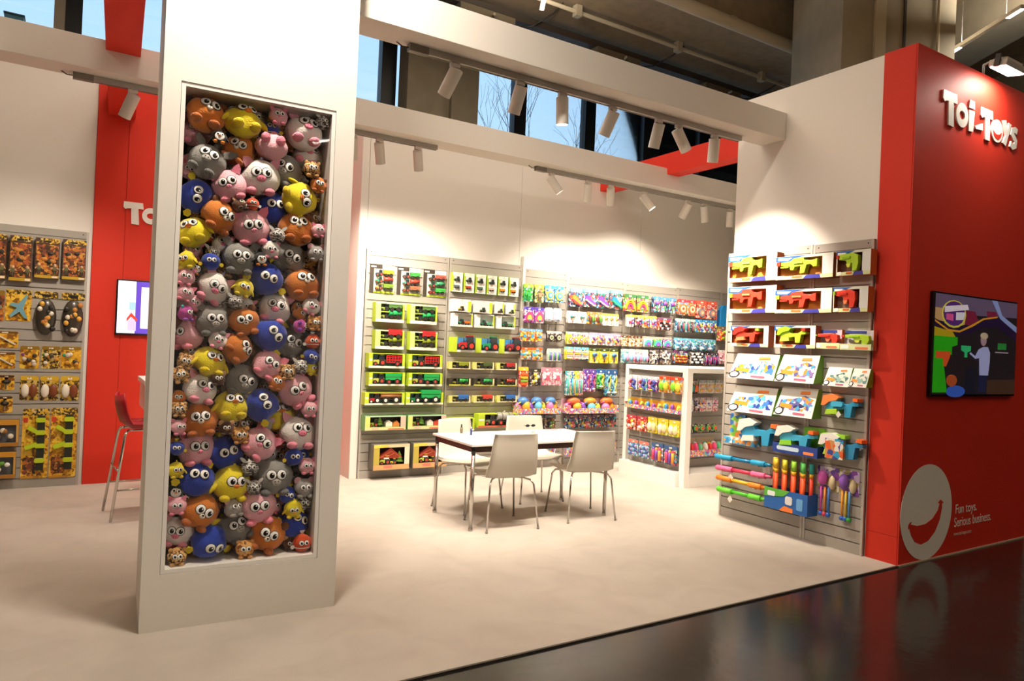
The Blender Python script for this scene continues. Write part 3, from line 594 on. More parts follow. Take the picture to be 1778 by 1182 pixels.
tvs = [('picture_sky', '#6a5a78', [(0, 0), (1, 0), (1, .16), (.5, .18), (0, .2)], 1), ('picture_banner', '#c9a06c', [(0, .14), (.3, .15), (.5, .22), (.3, .3), (0, .26)], 2), ('picture_banner', '#7d2340', [(.34, .14), (.46, .14), (.5, .24), (.42, .3), (.34, .28)], 3), ('picture_banner', '#7d2340', [(.6, .12), (.72, .12), (.76, .2), (.62, .22)], 3),
  ('picture_wave', '#2a1a3c', [(0, .25), (.2, .33), (.4, .29), (.55, .2), (.75, .17), (1, .33), (1, .42), (.75, .28), (.55, .3), (.38, .38), (.2, .4), (0, .33)], 4), ('picture_curve', '#d99a2a', [(0, .26), (.15, .345), (.28, .35), (.42, .28), (.56, .2), (.74, .165), (.74, .18), (.57, .215), (.43, .3), (.28, .37), (.15, .365), (0, .28)], 5), ('picture_beam', '#8fa0d8', [(.66, .0), (.73, .0), (.8, .15), (1, .26), (1, .32), (.78, .19)], 6),
  ('picture_badge', '#d9d24a', circ(.21, .19, .14, .14), 6), ('picture_badge', '#5a2f7c', circ(.21, .185, .125, .125), 7), ('picture_badge', '#f0e6f4', [(.1, .12), (.36, .08), (.38, .13), (.1, .18)], 8), ('picture_badge', '#e05a9a', [(.12, .19), (.2, .19), (.2, .26), (.12, .25)], 8), ('picture_badge', '#e8e4f0', [(.23, .17), (.34, .16), (.32, .24), (.23, .25)], 8),
  ('picture_foliage', '#b8a21e', [(0, .33), (.2, .37), (.25, .44), (0, .44)], 5), ('picture_blaster', '#2fae1c', [(0, .42), (.26, .42), (.26, .5), (.2, .52), (.2, .6), (.1, .62), (.16, .98), (0, .98)], 6), ('picture_blaster', '#d8562a', [(.02, .57), (.18, .57), (.18, .62), (.14, .72), (.11, .72), (.1, .64), (.02, .64)], 7), ('picture_boat', '#3a62c8', circ(.26, .97, .11, .06), 6), ('picture_hair', '#b0532c', circ(.21, .86, .06, .06), 7),
  ('picture_target', '#35c47a', [(.31, .5), (.42, .5), (.42, .55), (.38, .57), (.38, .62), (.35, .62), (.35, .57), (.31, .55)], 7), ('picture_plate', '#2f8a3c', [(.76, .45), (.87, .45), (.87, .52), (.76, .52)], 6), ('picture_plate', '#b8a9b8', [(.73, .545), (.9, .545), (.9, .555), (.73, .555)], 6),
  ('picture_figure', '#aeb4e6', [(.52, .53), (.58, .5), (.63, .5), (.66, .56), (.66, .66), (.645, .8), (.54, .8), (.53, .62), (.48, .63), (.41, .58), (.42, .565), (.48, .605)], 7), ('picture_face', '#b08e9a', circ(.575, .43, .035, .06), 8), ('picture_hair', '#cbb79c', circ(.58, .385, .045, .035), 9), ('picture_figure', '#23264a', [(.53, .8), (.63, .8), (.62, .98), (.53, .98)], 8), ('picture_floor', '#4a3428', [(.64, .85), (1, .84), (1, 1), (.64, 1)], 5), ('picture_floor', '#20202e', [(.38, .72), (.5, .72), (.5, 1), (.36, 1)], 5)]
tv('wall_screen', 'large dark flat screen showing a toy blaster film on the red end wall', 5.81, 7.215, 1.32, 2.163, 3.04, tvs, '#2a2226', .28)
tv('wall_screen', 'slim lit screen on the red wall behind the bar stool', .378, 1.37, 1.522, 2.088, YL-.02, [('picture_field', '#5a3fb8', [(.17, 0), (1, 0), (1, 1), (.17, 1)], 1), ('picture_card', '#e8e2f4', [(.22, .1), (.6, .1), (.6, .9), (.22, .9)], 2), ('picture_house', '#c4b4d8', [(.1, .78), (.14, .68), (.18, .78), (.18, .95), (.1, .95)], 3), ('picture_roof', '#c8402e', [(.09, .72), (.13, .6), (.19, .72), (.19, .78), (.13, .68), (.09, .78)], 4), ('picture_house', '#9ac0e0', [(.11, .4), (.17, .4), (.17, .55), (.11, .55)], 4)], '#dcdcf4', .9)
# ------------------------------------------------------------ slatwall panels
SLAT = col('#a39e96', .5, name='grey_slat_board'); SLATB = col('#bdb8af', .45, .2, name='slat_insert'); RAIL = col('#b9b4ab', .4, .3, name='slat_edge_rail'); HOOKM = col('#cfcbc4', .25, 1., name='hook_steel')
ROT = {'-y': 0, '-x': -PI/2}
class Panel:
    def __init__(s, label, origin, face, width, z0, z1, pitch=.0985, cap=.07, kickm=None, group='grey slatwall panels'):
        s.O = Vector(origin); s.rot = ROT[face]; s.w = width
        s.ux = Vector((1, 0, 0)) if face == '-y' else Vector((0, -1, 0)); s.n = Vector((0, -1, 0)) if face == '-y' else Vector((-1, 0, 0))
        s.root = thing('slatwall_panel', label, 'slatwall', (s.O.x, s.O.y, 0), (0, 0, s.rot), group)
        MB().box(0, width, -.012, 0, z0, z1).build('backing', SLATB, s.root)
        for x in (0, width-.022): MB().box(x, x+.022, -.034, -.0, z0, z1).build('edge_rail', RAIL, s.root)
        MB().box(.022, width-.022, -.031, -.012, z1-cap, z1).build('top_board', SLAT, s.root)
        n = int((z1-cap-z0)/pitch); h = (z1-cap-z0)/n
        me = shared(('slat', round(width, 3), round(h, 4)), lambda b: b.poly([(.023, .005), (width-.023, .005), (width-.023, h-.005), (.023, h-.005)], -.03, -.012), 'slat', SLAT)
        for i in range(n): link('slat', me, s.root, (0, 0, z0+i*h))
        for x in (.05, width-.05): MB().cyl((x, -.03, z1-.03), (x, -.033, z1-.03), .006, n=8).build('screw', DARK, s.root)
    def uz(s, px, py, d=.0):
        p = on_plane(px, py, s.O+s.n*(.03+d), s.n); return (p-s.O).dot(s.ux), p.z
    def pos(s, u, z, out=0.): 
        q = s.O+s.ux*u+s.n*(.03+out); return Vector((q.x, q.y, z))
    def hook(s, u, z, ln=.2):
        me = shared(('hook', ln), lambda b: b.tube([(0, 0, 0), (0, -ln, .0), (0, -ln-.01, .012)], .0028, 5).box(-.012, .012, -.004, 0, -.02, .015), 'hook', HOOKM)
        link('hook', me, s.root, (u, -.03, z))
PL = Panel('grey slatwall panel hung with yellow and brown army toys', (-1.02, YL, 0), '-y', 1.14, 0, 2.53)
PL2 = Panel('grey slatwall panel at the outer end of the army toy display', (-2.18, YL, 0), '-y', 1.15, 0, 2.53)
PT1 = Panel('grey slatwall panel beside the white wall end, stacked with lime tractor boxes', (2.79, YB, 0), '-y', 1.03, 0, 2.6)
PT2 = Panel('grey slatwall panel with small tractor packs behind the table', (3.83, YB, 0), '-y', 1.04, 0, 2.6)
PC1 = Panel('narrow grey slatwall panel with mixed blister cards next to the tractors', (4.9, YB, 0), '-y', .69, 0, 2.57, cap=.1)
PC2 = Panel('grey slatwall panel with purple novelty shoes in its top row', (5.59, YB, 0), '-y', 1.0, 0, 2.53, cap=.1)
PC3 = Panel('grey slatwall panel with rainbow cards in its top row', (6.59, YB, 0), '-y', 1.03, 0, 2.52, cap=.1)
PC4 = Panel('grey slatwall panel with round disc packs in its top row', (7.62, YB, 0), '-y', .93, 0, 2.53, cap=.1)
PC5 = Panel('grey slatwall panel holding the blue bodyboard', (8.55, YB, 0), '-y', .9, 0, 2.53, cap=.1)
PR1 = Panel('grey slatwall panel with large blaster boxes and water shooters', (XR, 4.80, 0), '-x', .93, 0, 2.575)
PR2 = Panel('grey slatwall panel with smaller blasters next to the red wall end', (XR, 3.865, 0), '-x', .55, 0, 2.57)
# ------------------------------------------------------------ toys inside the packs
def wheel_me(r, w, rim): return shared(('wheel', round(r, 4), rim), lambda b: b.cyl((0, w/2, 0), (0, -w/2, 0), r, n=14).cyl((0, -w/2, 0), (0, -w/2-.001, 0), r*.55, n=12, m=1), 'wheel', [col('#17150f', .7), col(rim, .4)])
def tractor(parent, x, y, z, L, body, rim):
    """side view tractor facing left, length L, front at x"""
    def f(b):
        b.poly([(0, .2), (.02, .42), (.1, .48), (.5, .5), (.55, .28), (.9, .28), (.92, .18), (.1, .14)], -.16, .16)
        b.poly([(.5, .5), (.55, .82), (.58, .86), (.92, .86), (.96, .8), (.97, .5), (.9, .28), (.55, .28)], -.15, .15, 1)
        b.poly([(.53, .86), (.95, .86), (.92, .92), (.56, .92)], -.17, .17); b.poly([(.6, .5), (1.0, .5), (1.02, .44), (.95, .36), (.62, .4)], -.22, .22)
        b.cyl((.3, -.1, .48), (.3, -.1, .75), .025, n=6, m=1)
    t = link('tractor', shared(('tractor', body), f, 'tractor', [col(body, .35), col('#2b3136', .2)]), parent, (x, y, z), None, L)
    link('wheel', wheel_me(.17, .1, rim), t, (.17, -.2, .17)); link('wheel', wheel_me(.27, .12, rim), t, (.77, -.22, .27))
    return t
def trailer(parent, x, y, z, L, kind, body, rim):
    def f(b):
        b.box(0, 1, -.12, .12, .16, .22, 1)
        if kind == 'tank': b.cyl((.05, 0, .42), (.97, 0, .42), .2, n=16).cyl((.45, 0, .6), (.55, 0, .66), .05, n=8).cyl((.3, 0, .42), (.33, 0, .42), .207, n=16, m=1).cyl((.68, 0, .42), (.71, 0, .42), .207, n=16, m=1)
        elif kind == 'tip': b.poly([(.02, .24), (-.02, .62), (1.02, .62), (.98, .24)], -.2, .2).box(.0, 1.0, -.205, -.2, .4, .43, 1)
        elif kind == 'cage':
            for i in range(6): b.box(i*.19, i*.19+.05, -.19, -.16, .22, .66)
            for q in (.22, .36, .5, .62): b.box(0, 1, -.2, -.17, q, q+.05)
            b.box(0, 1, -.1, .15, .22, .6, 1)
        elif kind == 'logs':
            for i in range(3): b.cyl((0, -.12+.1*i, .32), (1, -.12+.1*i, .32), .07, n=8)
            for i in range(2): b.cyl((0, -.07+.1*i, .43), (1, -.07+.1*i, .43), .07, n=8)
    t = link('trailer', shared(('trailer', kind, body), f, 'trailer', [col(body, .35), col('#3b352d', .5)]), parent, (x, y, z), None, L)
    link('wheel', wheel_me(.16, .1, rim), t, (.72, -.2, .16)); 
    if kind != 'cage': link('wheel', wheel_me(.14, .1, rim), t, (.2, -.2, .14))
    return t
def carton(root, w, h, d, outer, inner, side=None, fl=.09, fr_=.06, fb=.12, ft=.08, sidehex=None, base=None, tophex=None, sideright=False):
    """open-window box: floor, back, side walls and a printed front border"""
    t = .004
    MB().box(-w/2+t, w/2-t, -d*.42, -d*.4, t, h-t).build('back_card', col(inner, .5), root)
    b = MB().box(-w/2, w/2, -d, -t, 0, t).box(-w/2, w/2, -d, -t, h-t, h).box(-w/2, -w/2+t, -d, -t, t, h-t).box(w/2-t, w/2, -d, -t, t, h-t)
    b.build('carton', col(sidehex or outer, .45), root)
    fw_ = MB().box(-w/2, w/2, -d-.002, -d, 0, h*fb, 1).box(-w/2, w/2, -d-.002, -d, h*(1-ft), h, 2).box(-w/2, -w/2+w*fl, -d-.002, -d, h*fb, h*(1-ft)).box(w/2-w*fr_, w/2, -d-.002, -d, h*fb, h*(1-ft), 3)
    fw_.build('printed_front', [col(outer, .4), col(base or outer, .4), col(tophex or outer, .4), col(side or outer, .4)], root)
LIME = '#b9d235'; LGREEN = '#1f9a4c'; TRED = '#c4262a'; CREAM = '#eef0d8'
def tractor_box(root, w, h, d, body, trail, tcol, rim='#b8352a', frame=LIME, side=LIME, base='#f1eed8', sky='#6d97b8', top=None, fl=.1, logo=True):
    carton(root, w, h, d, frame, sky, side, fl, .07, .14, .05, base=base, tophex=top)
    x0 = -w/2+w*fl+.012; L_ = w*(1-fl-.07)-.02; s = min((h*.8)/.95, L_*.48)
    tractor(root, x0, -d*.72, h*.14, s, body, rim)
    if trail: trailer(root, x0+s*1.1, -d*.72, h*.14, L_-s*1.12, trail, tcol, rim)
    if logo: MB().box(-w/2+.006, -w/2+w*fl-.006, -d-.003, -d-.002, h*.5, h*.62).build('printed_mark', col('#f7f7ee', .4), root)
def tiers_box(root, w, h, d, up, lo):
    carton(root, w, h, d, '#e8e37e', '#8fa05a', LIME, .17, .06, .16, .06, sidehex=LIME, base='#f0e9d2', tophex='#dfe3c0')
    MB().box(-w/2+w*.17, w/2-w*.06, -d*.95, -.005, h*.5, h*.56).build('tray_shelf', col('#8fae3a', .5), root)
    for zz, tc_ in ((h*.57, up), (h*.17, lo)):
        s = min(h*.36/.95, w*.3)
        tractor(root, -w*.3, -d*.72, zz, s, '#8aa33a', '#2b2620'); trailer(root, -w*.3+s*1.05, -d*.72, zz, w*.74-s*1.1, 'tip' if zz > h*.4 else 'tank', tc_, '#2b2620')
def set_card(root, w, h, d, cols):
    MB().rbox(-w/2, w/2, -.006, 0, 0, h, .008).build('card', col('#e4dccb', .4), root)
    MB().box(-w/2, -w/2+w*.17, -.008, -.006, 0, h).box(-w/2, -w/2+w*.5, -.0085, -.006, h*.86, h).build('dark_band', col('#3b342d', .45), root)
    MB().box(-w/2+w*.05, -w/2+w*.25, -.0095, -.0085, h*.905, h*.955).build('printed_mark', col('#f4f2ea', .4), root)
    MB().box(-w/2+w*.17, w/2, -.008, -.006, 0, h*.06).build('lime_band', col(LIME, .45), root); MB().box(w*.1, w/2, -.008, -.006, h*.84, h).build('printed_mark', col('#f7f3e2', .4), root)
    for r in range(3):
        z = h*(.6-.25*r); tractor(root, -w*.28, -.02, z, w*.26, cols[r][0], '#c2402f'); trailer(root, w*.03, -.02, z, w*.4, ('tip', 'tank', 'tip')[r], cols[r][1], '#2b2620')
def narrow_pack(root, w, h, d, c1):
    carton(root, w, h, d, LIME, '#f1f2ea', '#f7f7f0', .1, .34, .06, .16, sidehex='#a8c62c', base='#f2f2e6', tophex='#eef0dc')
    MB().box(-w*.36, w*.15, -d, -.006, h*.08, h*.82).build('tray', col('#e9e7de', .4), root)
    tractor(root, -w*.36, -d-.008, h*.52, w*.5, '#2d4a3a', '#222'+'222'); trailer(root, -w*.36, -d-.008, h*.16, w*.5, 'tip', c1, '#222222')
def clear_card(root, w, h, d, c1):
    MB().rbox(-w/2, w/2, -.004, 0, 0, h, .014).build('card', col('#ece9e2', .35), root)
    MB().box(w*.32, w/2-.004, -.006, -.004, .01, h-.016).build('lime_band', col(LIME, .45), root)
    tractor(root, -w*.18, -.025, h*.1, min(h*.42, w*.4), c1, '#26221d'); MB().box(-w*.44, w*.3, -.04, -.005, .006, h*.08).build('tray', col('#d9d6cf', .4), root)
def pic_box(root, w, h, d, body):
    MB().box(-w/2, w/2, -d, 0, 0, h).build('carton', col(LIME, .45), root)
    MB().box(-w*.25, w/2, -d-.002, -d, h*.12, h).build('printed_photo', col('#22303f', .35), root)
    MB().poly([(-w*.25, h*.55), (w/2, h*.35), (w/2, h*.98), (-w*.25, h*.98)], -d-.003, -d-.002).build('printed_sky', col('#3f82b8', .35), root)
    MB().box(-w*.25, w/2, -d-.004, -d-.002, 0, h*.15).build('white_band', col('#eef0ea', .4), root)
    tractor(root, -w*.2, -d-.001, h*.14, w*.6, body, '#d23a2c')
def tree_me(c): return shared(('tree', c), lambda b: b.cyl((0, 0, 0), (0, 0, .3), .08, n=8, m=1).cyl((0, 0, .2), (0, 0, .55), .38, .12, 10).cyl((0, 0, .45), (0, 0, .8), .3, .08, 10).cyl((0, 0, .7), (0, 0, 1.05), .2, .02, 10), 'toy_tree', [col(c, .6), col('#6b4a2c', .7)])
def play_box(root, w, h, d, c1):
    carton(root, w, h, d, '#c9d678', '#2b2b26', '#d9b8a6', .12, .13, .2, .08, sidehex='#5f9a4a', base='#cfd29a', tophex='#bccfc0')
    MB().box(-w*.36, w*.36, -d*.98, -.006, h*.18, h*.22).build('tray', col('#7da03f', .5), root)
    link('toy_tree', tree_me('#5f8f2c'), root, (-w*.12, -d*.7, h*.22), None, h*.68)
    tractor(root, -w*.36, -d*.6, h*.2, w*.2, '#a8b83a', '#c2402f')
    MB().poly([(w*.02, h*.22), (w*.02, h*.5), (w*.1, h*.66), (w*.18, h*.5), (w*.18, h*.22)], -d*.85, -d*.43).build('toy_shed', col('#e9e2d4', .5), root)
    MB().poly([(w*.19, h*.22), (w*.21, h*.5), (w*.3, h*.62), (w*.36, h*.42), (w*.36, h*.22)], -d*.85, -d*.43).build('toy_animal_pen', col(c1, .5), root)
    MB().rbox(-w*.34, -w*.16, -d-.004, -d-.002, h*.05, h*.19, .006).build('printed_mark', col('#e8b7a8', .4), root); MB().rbox(w*.06, w*.46, -d-.004, -d-.002, h*.03, h*.12, .004).build('printed_mark', col('#e2795a', .4), root)
def barn_box(root, w, h, d, c1):
    carton(root, w, h, d, '#b8a64a', '#2a1712', '#e2ddc4', .16, .14, .2, .12, sidehex='#6d6a62', base='#c9a06a', tophex='#d8c8a0')
    MB().poly([(-w*.33, h*.5), (-w*.02, h*.86), (w*.3, h*.5), (w*.3, h*.44), (-w*.33, h*.44)], -d*.9, -d*.4).build('barn_roof', col('#8f2f1c', .5), root)
    for a, b_ in (((-w*.3, h*.48), (0, h*.72)), ((0, h*.72), (w*.28, h*.48)), ((-w*.15, h*.48), (w*.1, h*.64))):
        stroke(MB(), [a, b_], .008, -d*.93, -d*.9).build('roof_beam', col('#b5552f', .5), root)
    MB().box(-w*.3, w*.2, -d*.5, -.006, h*.2, h*.44).build('barn_wall', col('#20301c', .6), root)
    tractor(root, -w*.3, -d*.8, h*.2, w*.26, '#b5c24a', '#a83a2c'); tractor(root, -w*.02, -d*.85, h*.2, w*.16, '#d8cf3a', '#a83a2c')
    link('toy_tree', tree_me('#6f9a35'), root, (w*.25, -d*.75, h*.2), None, h*.48); MB().box(-w*.2, -w*.06, -d*.93, -d*.88, h*.42, h*.47).build('toy_sign', col('#f1efe8', .5), root)
    MB().rbox(-w*.22, w*.02, -d-.004, -d-.002, h*.07, h*.17, .008).build('printed_mark', col('#d8746a', .4), root); MB().poly([(-w*.5, h), (-w*.5, h*.86), (-w*.12, h*.9), (-w*.08, h)], -d-.004, -d-.002).build('printed_mark', col('#e2cf5a', .4), root)

# ------------------------------------------------------------ blister cards
def hexmix(h, k): 
    c = [int(h[i:i+2], 16) for i in (1, 3, 5)]; return '#%02x%02x%02x' % tuple(max(0, min(255, int(v*k))) for v in c)
def content(b, kind, w, h):
    """toy shapes on a card, box w by h centred at x=0 from z=0; materials 0..2"""
    if kind == 'balls':
        n = max(2, int(w/.035)); m = max(1, int(h/.04)); r = min(w/n, h/m)*.48
        for j in range(m):
            for i in range(n): b.sph((-w/2+(i+.5)*w/n, -.01, (j+.5)*h/m), (r, r*.8, r), (i+j) % 3, 10, 6)
    elif kind == 'figure':
        b.sph((0, -.012, h*.82), (w*.2, .02, h*.15), 0, 12, 8); b.rbox(-w*.22, w*.22, -.025, 0, h*.35, h*.7, w*.06, 1); b.rbox(-w*.2, -w*.03, -.02, 0, 0, h*.36, w*.03, 2); b.rbox(w*.03, w*.2, -.02, 0, 0, h*.36, w*.03, 2)
        stroke(b, [(-w*.2, h*.65), (-w*.42, h*.45)], w*.12, -.022, 0, 0); stroke(b, [(w*.2, h*.65), (w*.42, h*.5)], w*.12, -.022, 0, 0)
    elif kind == 'disc': b.cyl((0, 0, h*.5), (0, -.018, h*.5), min(w, h)*.48, n=18).cyl((0, -.018, h*.5), (0, -.022, h*.5), min(w, h)*.33, n=16, m=1).cyl((0, -.022, h*.5), (0, -.026, h*.5), min(w, h)*.16, n=12, m=2)
    elif kind == 'long':
        for i in range(3): x = (-1+i)*w*.3; b.cyl((x, -.012, h*.03), (x, -.012, h*.9), w*.11, n=8, m=i).sph((x, -.012, h*.93), w*.12, (i+1) % 3, 8, 6)
    elif kind == 'twist':
        for s in (-1, 1):
            b.tube([(s*w*.22+w*.16*math.sin(i*.9+s), -.015+.006*math.cos(i*.9), h*i/10) for i in range(11)], w*.11, 8, 0 if s < 0 else 1)
        b.sph((0, -.02, h*.08), (w*.3, .02, h*.07), 2, 10, 6)
    elif kind == 'fan': b.poly([(0, 0)]+[(w*.48*math.cos(t*PI/10+PI*.0), h*(.15+.8*math.sin(t*PI/10))) for t in range(11)], -.012, 0).poly([(0, h*.1)]+[(w*.3*math.cos(t*PI/8), h*(.2+.45*math.sin(t*PI/8))) for t in range(9)], -.016, -.012, 1).sph((0, -.015, h*.14), (w*.14, .015, h*.1), 2, 10, 6)
    elif kind == 'shoe': b.poly([(-w*.46, h*.5), (-w*.4, h*.85), (-w*.1, h*.8), (w*.1, h*.5), (w*.42, h*.3), (w*.46, h*.12), (w*.3, h*.02), (-w*.2, h*.2)], -.03, 0).poly([(-w*.46, h*.42), (w*.3, 0), (w*.48, .0), (w*.48, h*.1), (w*.3, h*.12), (-w*.44, h*.54)], -.034, 0, 1)
    elif kind == 'bar':
        for i in range(4): b.rbox(-w*.44, w*.44, -.02, 0, h*(.05+.24*i), h*(.22+.24*i), .004, i % 3)
    elif kind == 'arch':
        for i, r in enumerate((.47, .36, .25)):
            P = [(w*r*math.cos(t*PI/10), h*.1+h*1.6*r*math.sin(t*PI/10)) for t in range(11)]; stroke(b, P, w*.1, -.015, 0, i)
    elif kind == 'star':
        P = [((.46 if i % 2 == 0 else .2)*w*math.sin(i*PI/5), h*.55+(.46 if i % 2 == 0 else .2)*w*math.cos(i*PI/5)) for i in range(11)]; stroke(b, P, w*.09, -.014, 0, 0); b.box(-w*.04, w*.04, -.012, 0, 0, h*.32, 0)
    elif kind == 'crown': stroke(b, [(-w*.3, h*.4), (-w*.42, h*.8), (-w*.2, h*.6), (0, h*.9), (w*.2, h*.6), (w*.42, h*.8), (w*.3, h*.4), (-w*.3, h*.4)], w*.09, -.014, 0, 0); b.box(-w*.04, w*.04, -.012, 0, 0, h*.36, 0)
    elif kind == 'gun': b.poly([(w*x-w/2, h*z) for x, z in ((0, .62), (0, .8), (.7, .84), (.95, .7), (1, .2), (.78, .15), (.7, .5), (.5, .48), (.46, .3), (.36, .3), (.34, .5))], -.03, 0).box(-w*.4, -w*.1, -.036, 0, h*.58, h*.7, 1).box(-w*.05, w*.25, -.036, 0, h*.6, h*.78, 2)
    elif kind == 'eggs':
        b.box(-w*.2, w*.2, -.006, 0, h*.35, h*.65, 2)
        for i in range(2): b.sph(((-.25+.5*i)*w, -.015, h*.5), (w*.27, .022, h*.42), i, 12, 8)
    elif kind == 'wand': b.cyl((0, -.012, 0), (0, -.012, h*.6), w*.07, n=8).sph((0, -.015, h*.76), (w*.34, .02, h*.22), 1, 12, 8).sph((0, -.03, h*.76), (w*.16, .012, h*.1), 2, 10, 6)
    elif kind == 'bunch':
        rr = random.Random(int(w*1e4)+int(h*1e4))
        for i in range(7): b.sph((rr.uniform(-.36, .36)*w, -.012-rr.random()*.012, rr.uniform(.12, .88)*h), (w*.15, .016, w*.15), i % 3, 8, 6)
    return b
def card(root, w, h, d, print_, header, kind, cols, hh=.2, cw=.86, ch=.66, z0=.07, shape=.01, frame=None, thick=.004):
    MB().rbox(-w/2, w/2, -thick, 0, 0, h, min(shape, w*.2)).build('card', print_, root)
    if header: MB().rbox(-w/2+.001, w/2-.001, -thick-.002, -thick, h*(1-hh), h-.001, min(shape, h*hh*.4)).build('header', col(header, .4), root)
    if kind:
        me = shared(('toy', kind, round(w, 3), round(h, 3), tuple(cols)), lambda b: content(b, kind, w*cw, h*ch), 'toy', [col(c, .35) for c in cols])
        link('toy', me, root, (0, -thick-.001, h*z0))
    MB().rbox(-w*.12, w*.12, -thick-.003, -thick-.0015, h*(1-hh*.75), h*(1-hh*.35), .003).build('printed_mark', col('#f4f0e6', .4), root)
def place(panel, name, label, cat, group, u, z, out=0.): return thing(name, label, cat, panel.pos(u, z, out), (0, 0, panel.rot), group)
def row(panel, n, xl, xr, ytl, ybl, ytr, ybr, d, name, label, cat, group, fn, fill=.92, hook=False, deep=1, out=0., step=.03):
    """n things side by side between two pixel columns; top and bottom rows given at both ends. fn(root, w, h, d, i)"""
    D = d+out
    uL = panel.uz(xl, (ytl+ybl)/2, D)[0]; uR = panel.uz(xr, (ytr+ybr)/2, D)[0]
    zt = (panel.uz(xl, ytl, D)[1]+panel.uz(xr, ytr, D)[1])/2; zb = (panel.uz(xl, ybl, D)[1]+panel.uz(xr, ybr, D)[1])/2
    w_ = (uR-uL)/n
    for i in range(n):
        lab = label[i] if isinstance(label, (list, tuple)) else label
        for k in range(deep):
            o = place(panel, name, lab if k == 0 else 'rear ' + lab, cat, group, uL+w_*(i+.5), zb, max(0., out-k*step))
            fn(o, w_*fill, zt-zb, d, i)
        if hook: panel.hook(uL+w_*(i+.5), zt-.02, max(.06, out+.02))
# ------------------------------------------------------------ tractor walls
two = lambda t: [t+', beside the white wall end', t+', beside the small tractor panel']
G1 = 'boxed farm toys on the tractor slatwall'
row(PT1, 3, 640, 777, 459, 507, 470, 517, .02, 'tractor_set', ['white set of six farm vehicles with yellow trailer on top, tractor wall first row', 'white set of six farm vehicles with green trailer on top, tractor wall first row', 'white set of six farm vehicles with red trailer on top, tractor wall first row'], 'toy set', G1,
    lambda o, w, h, d, i: set_card(o, w, h, d, [[('#3a4a52', '#d9a52a'), ('#2f9a6a', '#b8402f'), ('#b8902f', '#6f8f2f')], [('#3a4a52', '#3f9a45'), ('#3f9a8a', '#b8402f'), ('#6b5a3a', '#a0664a')], [('#2f4a42', '#b8584a'), ('#2f8a5a', '#3f9a6a'), ('#8a3a2f', '#3fae4a')]][i]), fill=.9)
row(PT1, 2, 647, 764, 526, 560, 529, 562, .11, 'tractor_box', two('two tier tractor box with green trailers'), 'toy box', G1, lambda o, w, h, d, i: tiers_box(o, w, h, d, '#4f7a3a', '#1fa055'), fill=.82)
row(PT1, 2, 646, 764, 573, 606, 576, 608, .11, 'tractor_box', two('two tier tractor box with red trailer on top'), 'toy box', G1, lambda o, w, h, d, i: tiers_box(o, w, h, d, '#c4262a', '#7f8f24'), fill=.82)
row(PT1, 2, 637, 771, 613, 639, 616, 640, .12, 'tractor_box', two('lime box with tractor and red cage trailer'), 'toy box', G1, lambda o, w, h, d, i: tractor_box(o, w, h, d, '#b5b84a', 'cage', TRED), fill=.9)
row(PT1, 2, 637, 771, 646, 670, 648, 670, .12, 'tractor_box', two('lime box with light tractor and green trailer'), 'toy box', G1, lambda o, w, h, d, i: tractor_box(o, w, h, d, '#b5b84a', 'tip', '#17a050', '#a8402f'), fill=.9)
row(PT1, 2, 632, 771, 681, 703, 682, 702, .12, 'tractor_box', ['lime box with red tractor and timber trailer, sixth row of tractor wall', 'lime box with green tractor and green trailer, sixth row of tractor wall'], 'toy box', G1, lambda o, w, h, d, i: tractor_box(o, w, h, d, ('#b3282a', '#12804a')[i], ('logs', 'tip')[i], ('#8a5a32', '#17a050')[i], '#e8e4da'), fill=.96)
row(PT1, 2, 632, 776, 722, 747, 720, 744, .14, 'farm_playset', ['farm playset box with a white shed and green tree over the barn boxes', 'farm playset box with a red pen and green tree beside the table'], 'toy box', G1, lambda o, w, h, d, i: play_box(o, w, h, d, ('#c77a3a', '#c4452f')[i]), fill=.95)
row(PT1, 2, 645, 779, 771, 816, 769, 810, .17, 'barn_playset', ['barn playset box with red roof beams standing clear of the table', 'barn playset box with red roof beams partly behind the table leg'], 'toy box', G1, lambda o, w, h, d, i: barn_box(o, w, h, d, 0), fill=.9)
row(PT2, 6, 784, 902, 474, 507, 481, 514, .05, 'tractor_pack', 'narrow lime and white hanging pack with two small farm vehicles', 'toy pack', G1, lambda o, w, h, d, i: narrow_pack(o, w, h, d, ('#5a6a72', '#a8422f', '#4a6a5a', '#d8b8a8', '#c9862a', '#d87a1f')[i]), fill=.84, hook=True)
row(PT2, 2, 784, 859, 519, 541, 523, 545, .03, 'tractor_card', ['wide clear fronted card with yellow tractor below the narrow lime packs', 'wide clear fronted card with dark tractor below the narrow lime packs'], 'toy card', G1, lambda o, w, h, d, i: clear_card(o, w, h, d, ('#c9b02a', '#4a5a2f')[i]), fill=.9, hook=True, deep=3, out=.08, step=.03)
row(PT2, 2, 859, 898, 524, 545, 525, 547, .03, 'tractor_card', 'small clear fronted tractor card below the narrow lime packs', 'toy card', G1, lambda o, w, h, d, i: clear_card(o, w, h, d, ('#5a4a2f', '#6a7a2f')[i]), fill=.85, hook=True, deep=3, out=.08, step=.03)
row(PT2, 3, 784, 897, 544, 567, 548, 571, .08, 'tractor_box', ['white and lime window box with an orange and a green vehicle', 'white and lime window box with two green vehicles', 'white and lime window box with two dark green vehicles next to the white post'], 'toy box', G1, lambda o, w, h, d, i: tractor_box(o, w, h, d, '#2f8a5a', 'tip', ('#d8752a', '#4f9a7a', '#4a7a4a')[i], '#222222', '#f2f2ea', LIME, sky='#dfe6e4', fl=.24), fill=.86)
row(PT2, 3, 783, 905, 586, 611, 589, 614, .07, 'tractor_box', ['lime picture box of a red tractor at the edge of its panel', 'lime picture box of a green tractor between two red tractor boxes', 'lime picture box of a red tractor next to the white post'], 'toy box', G1, lambda o, w, h, d, i: pic_box(o, w, h, d, ('#b3282a', '#1a8a5a', '#8f2438')[i]), fill=.98)
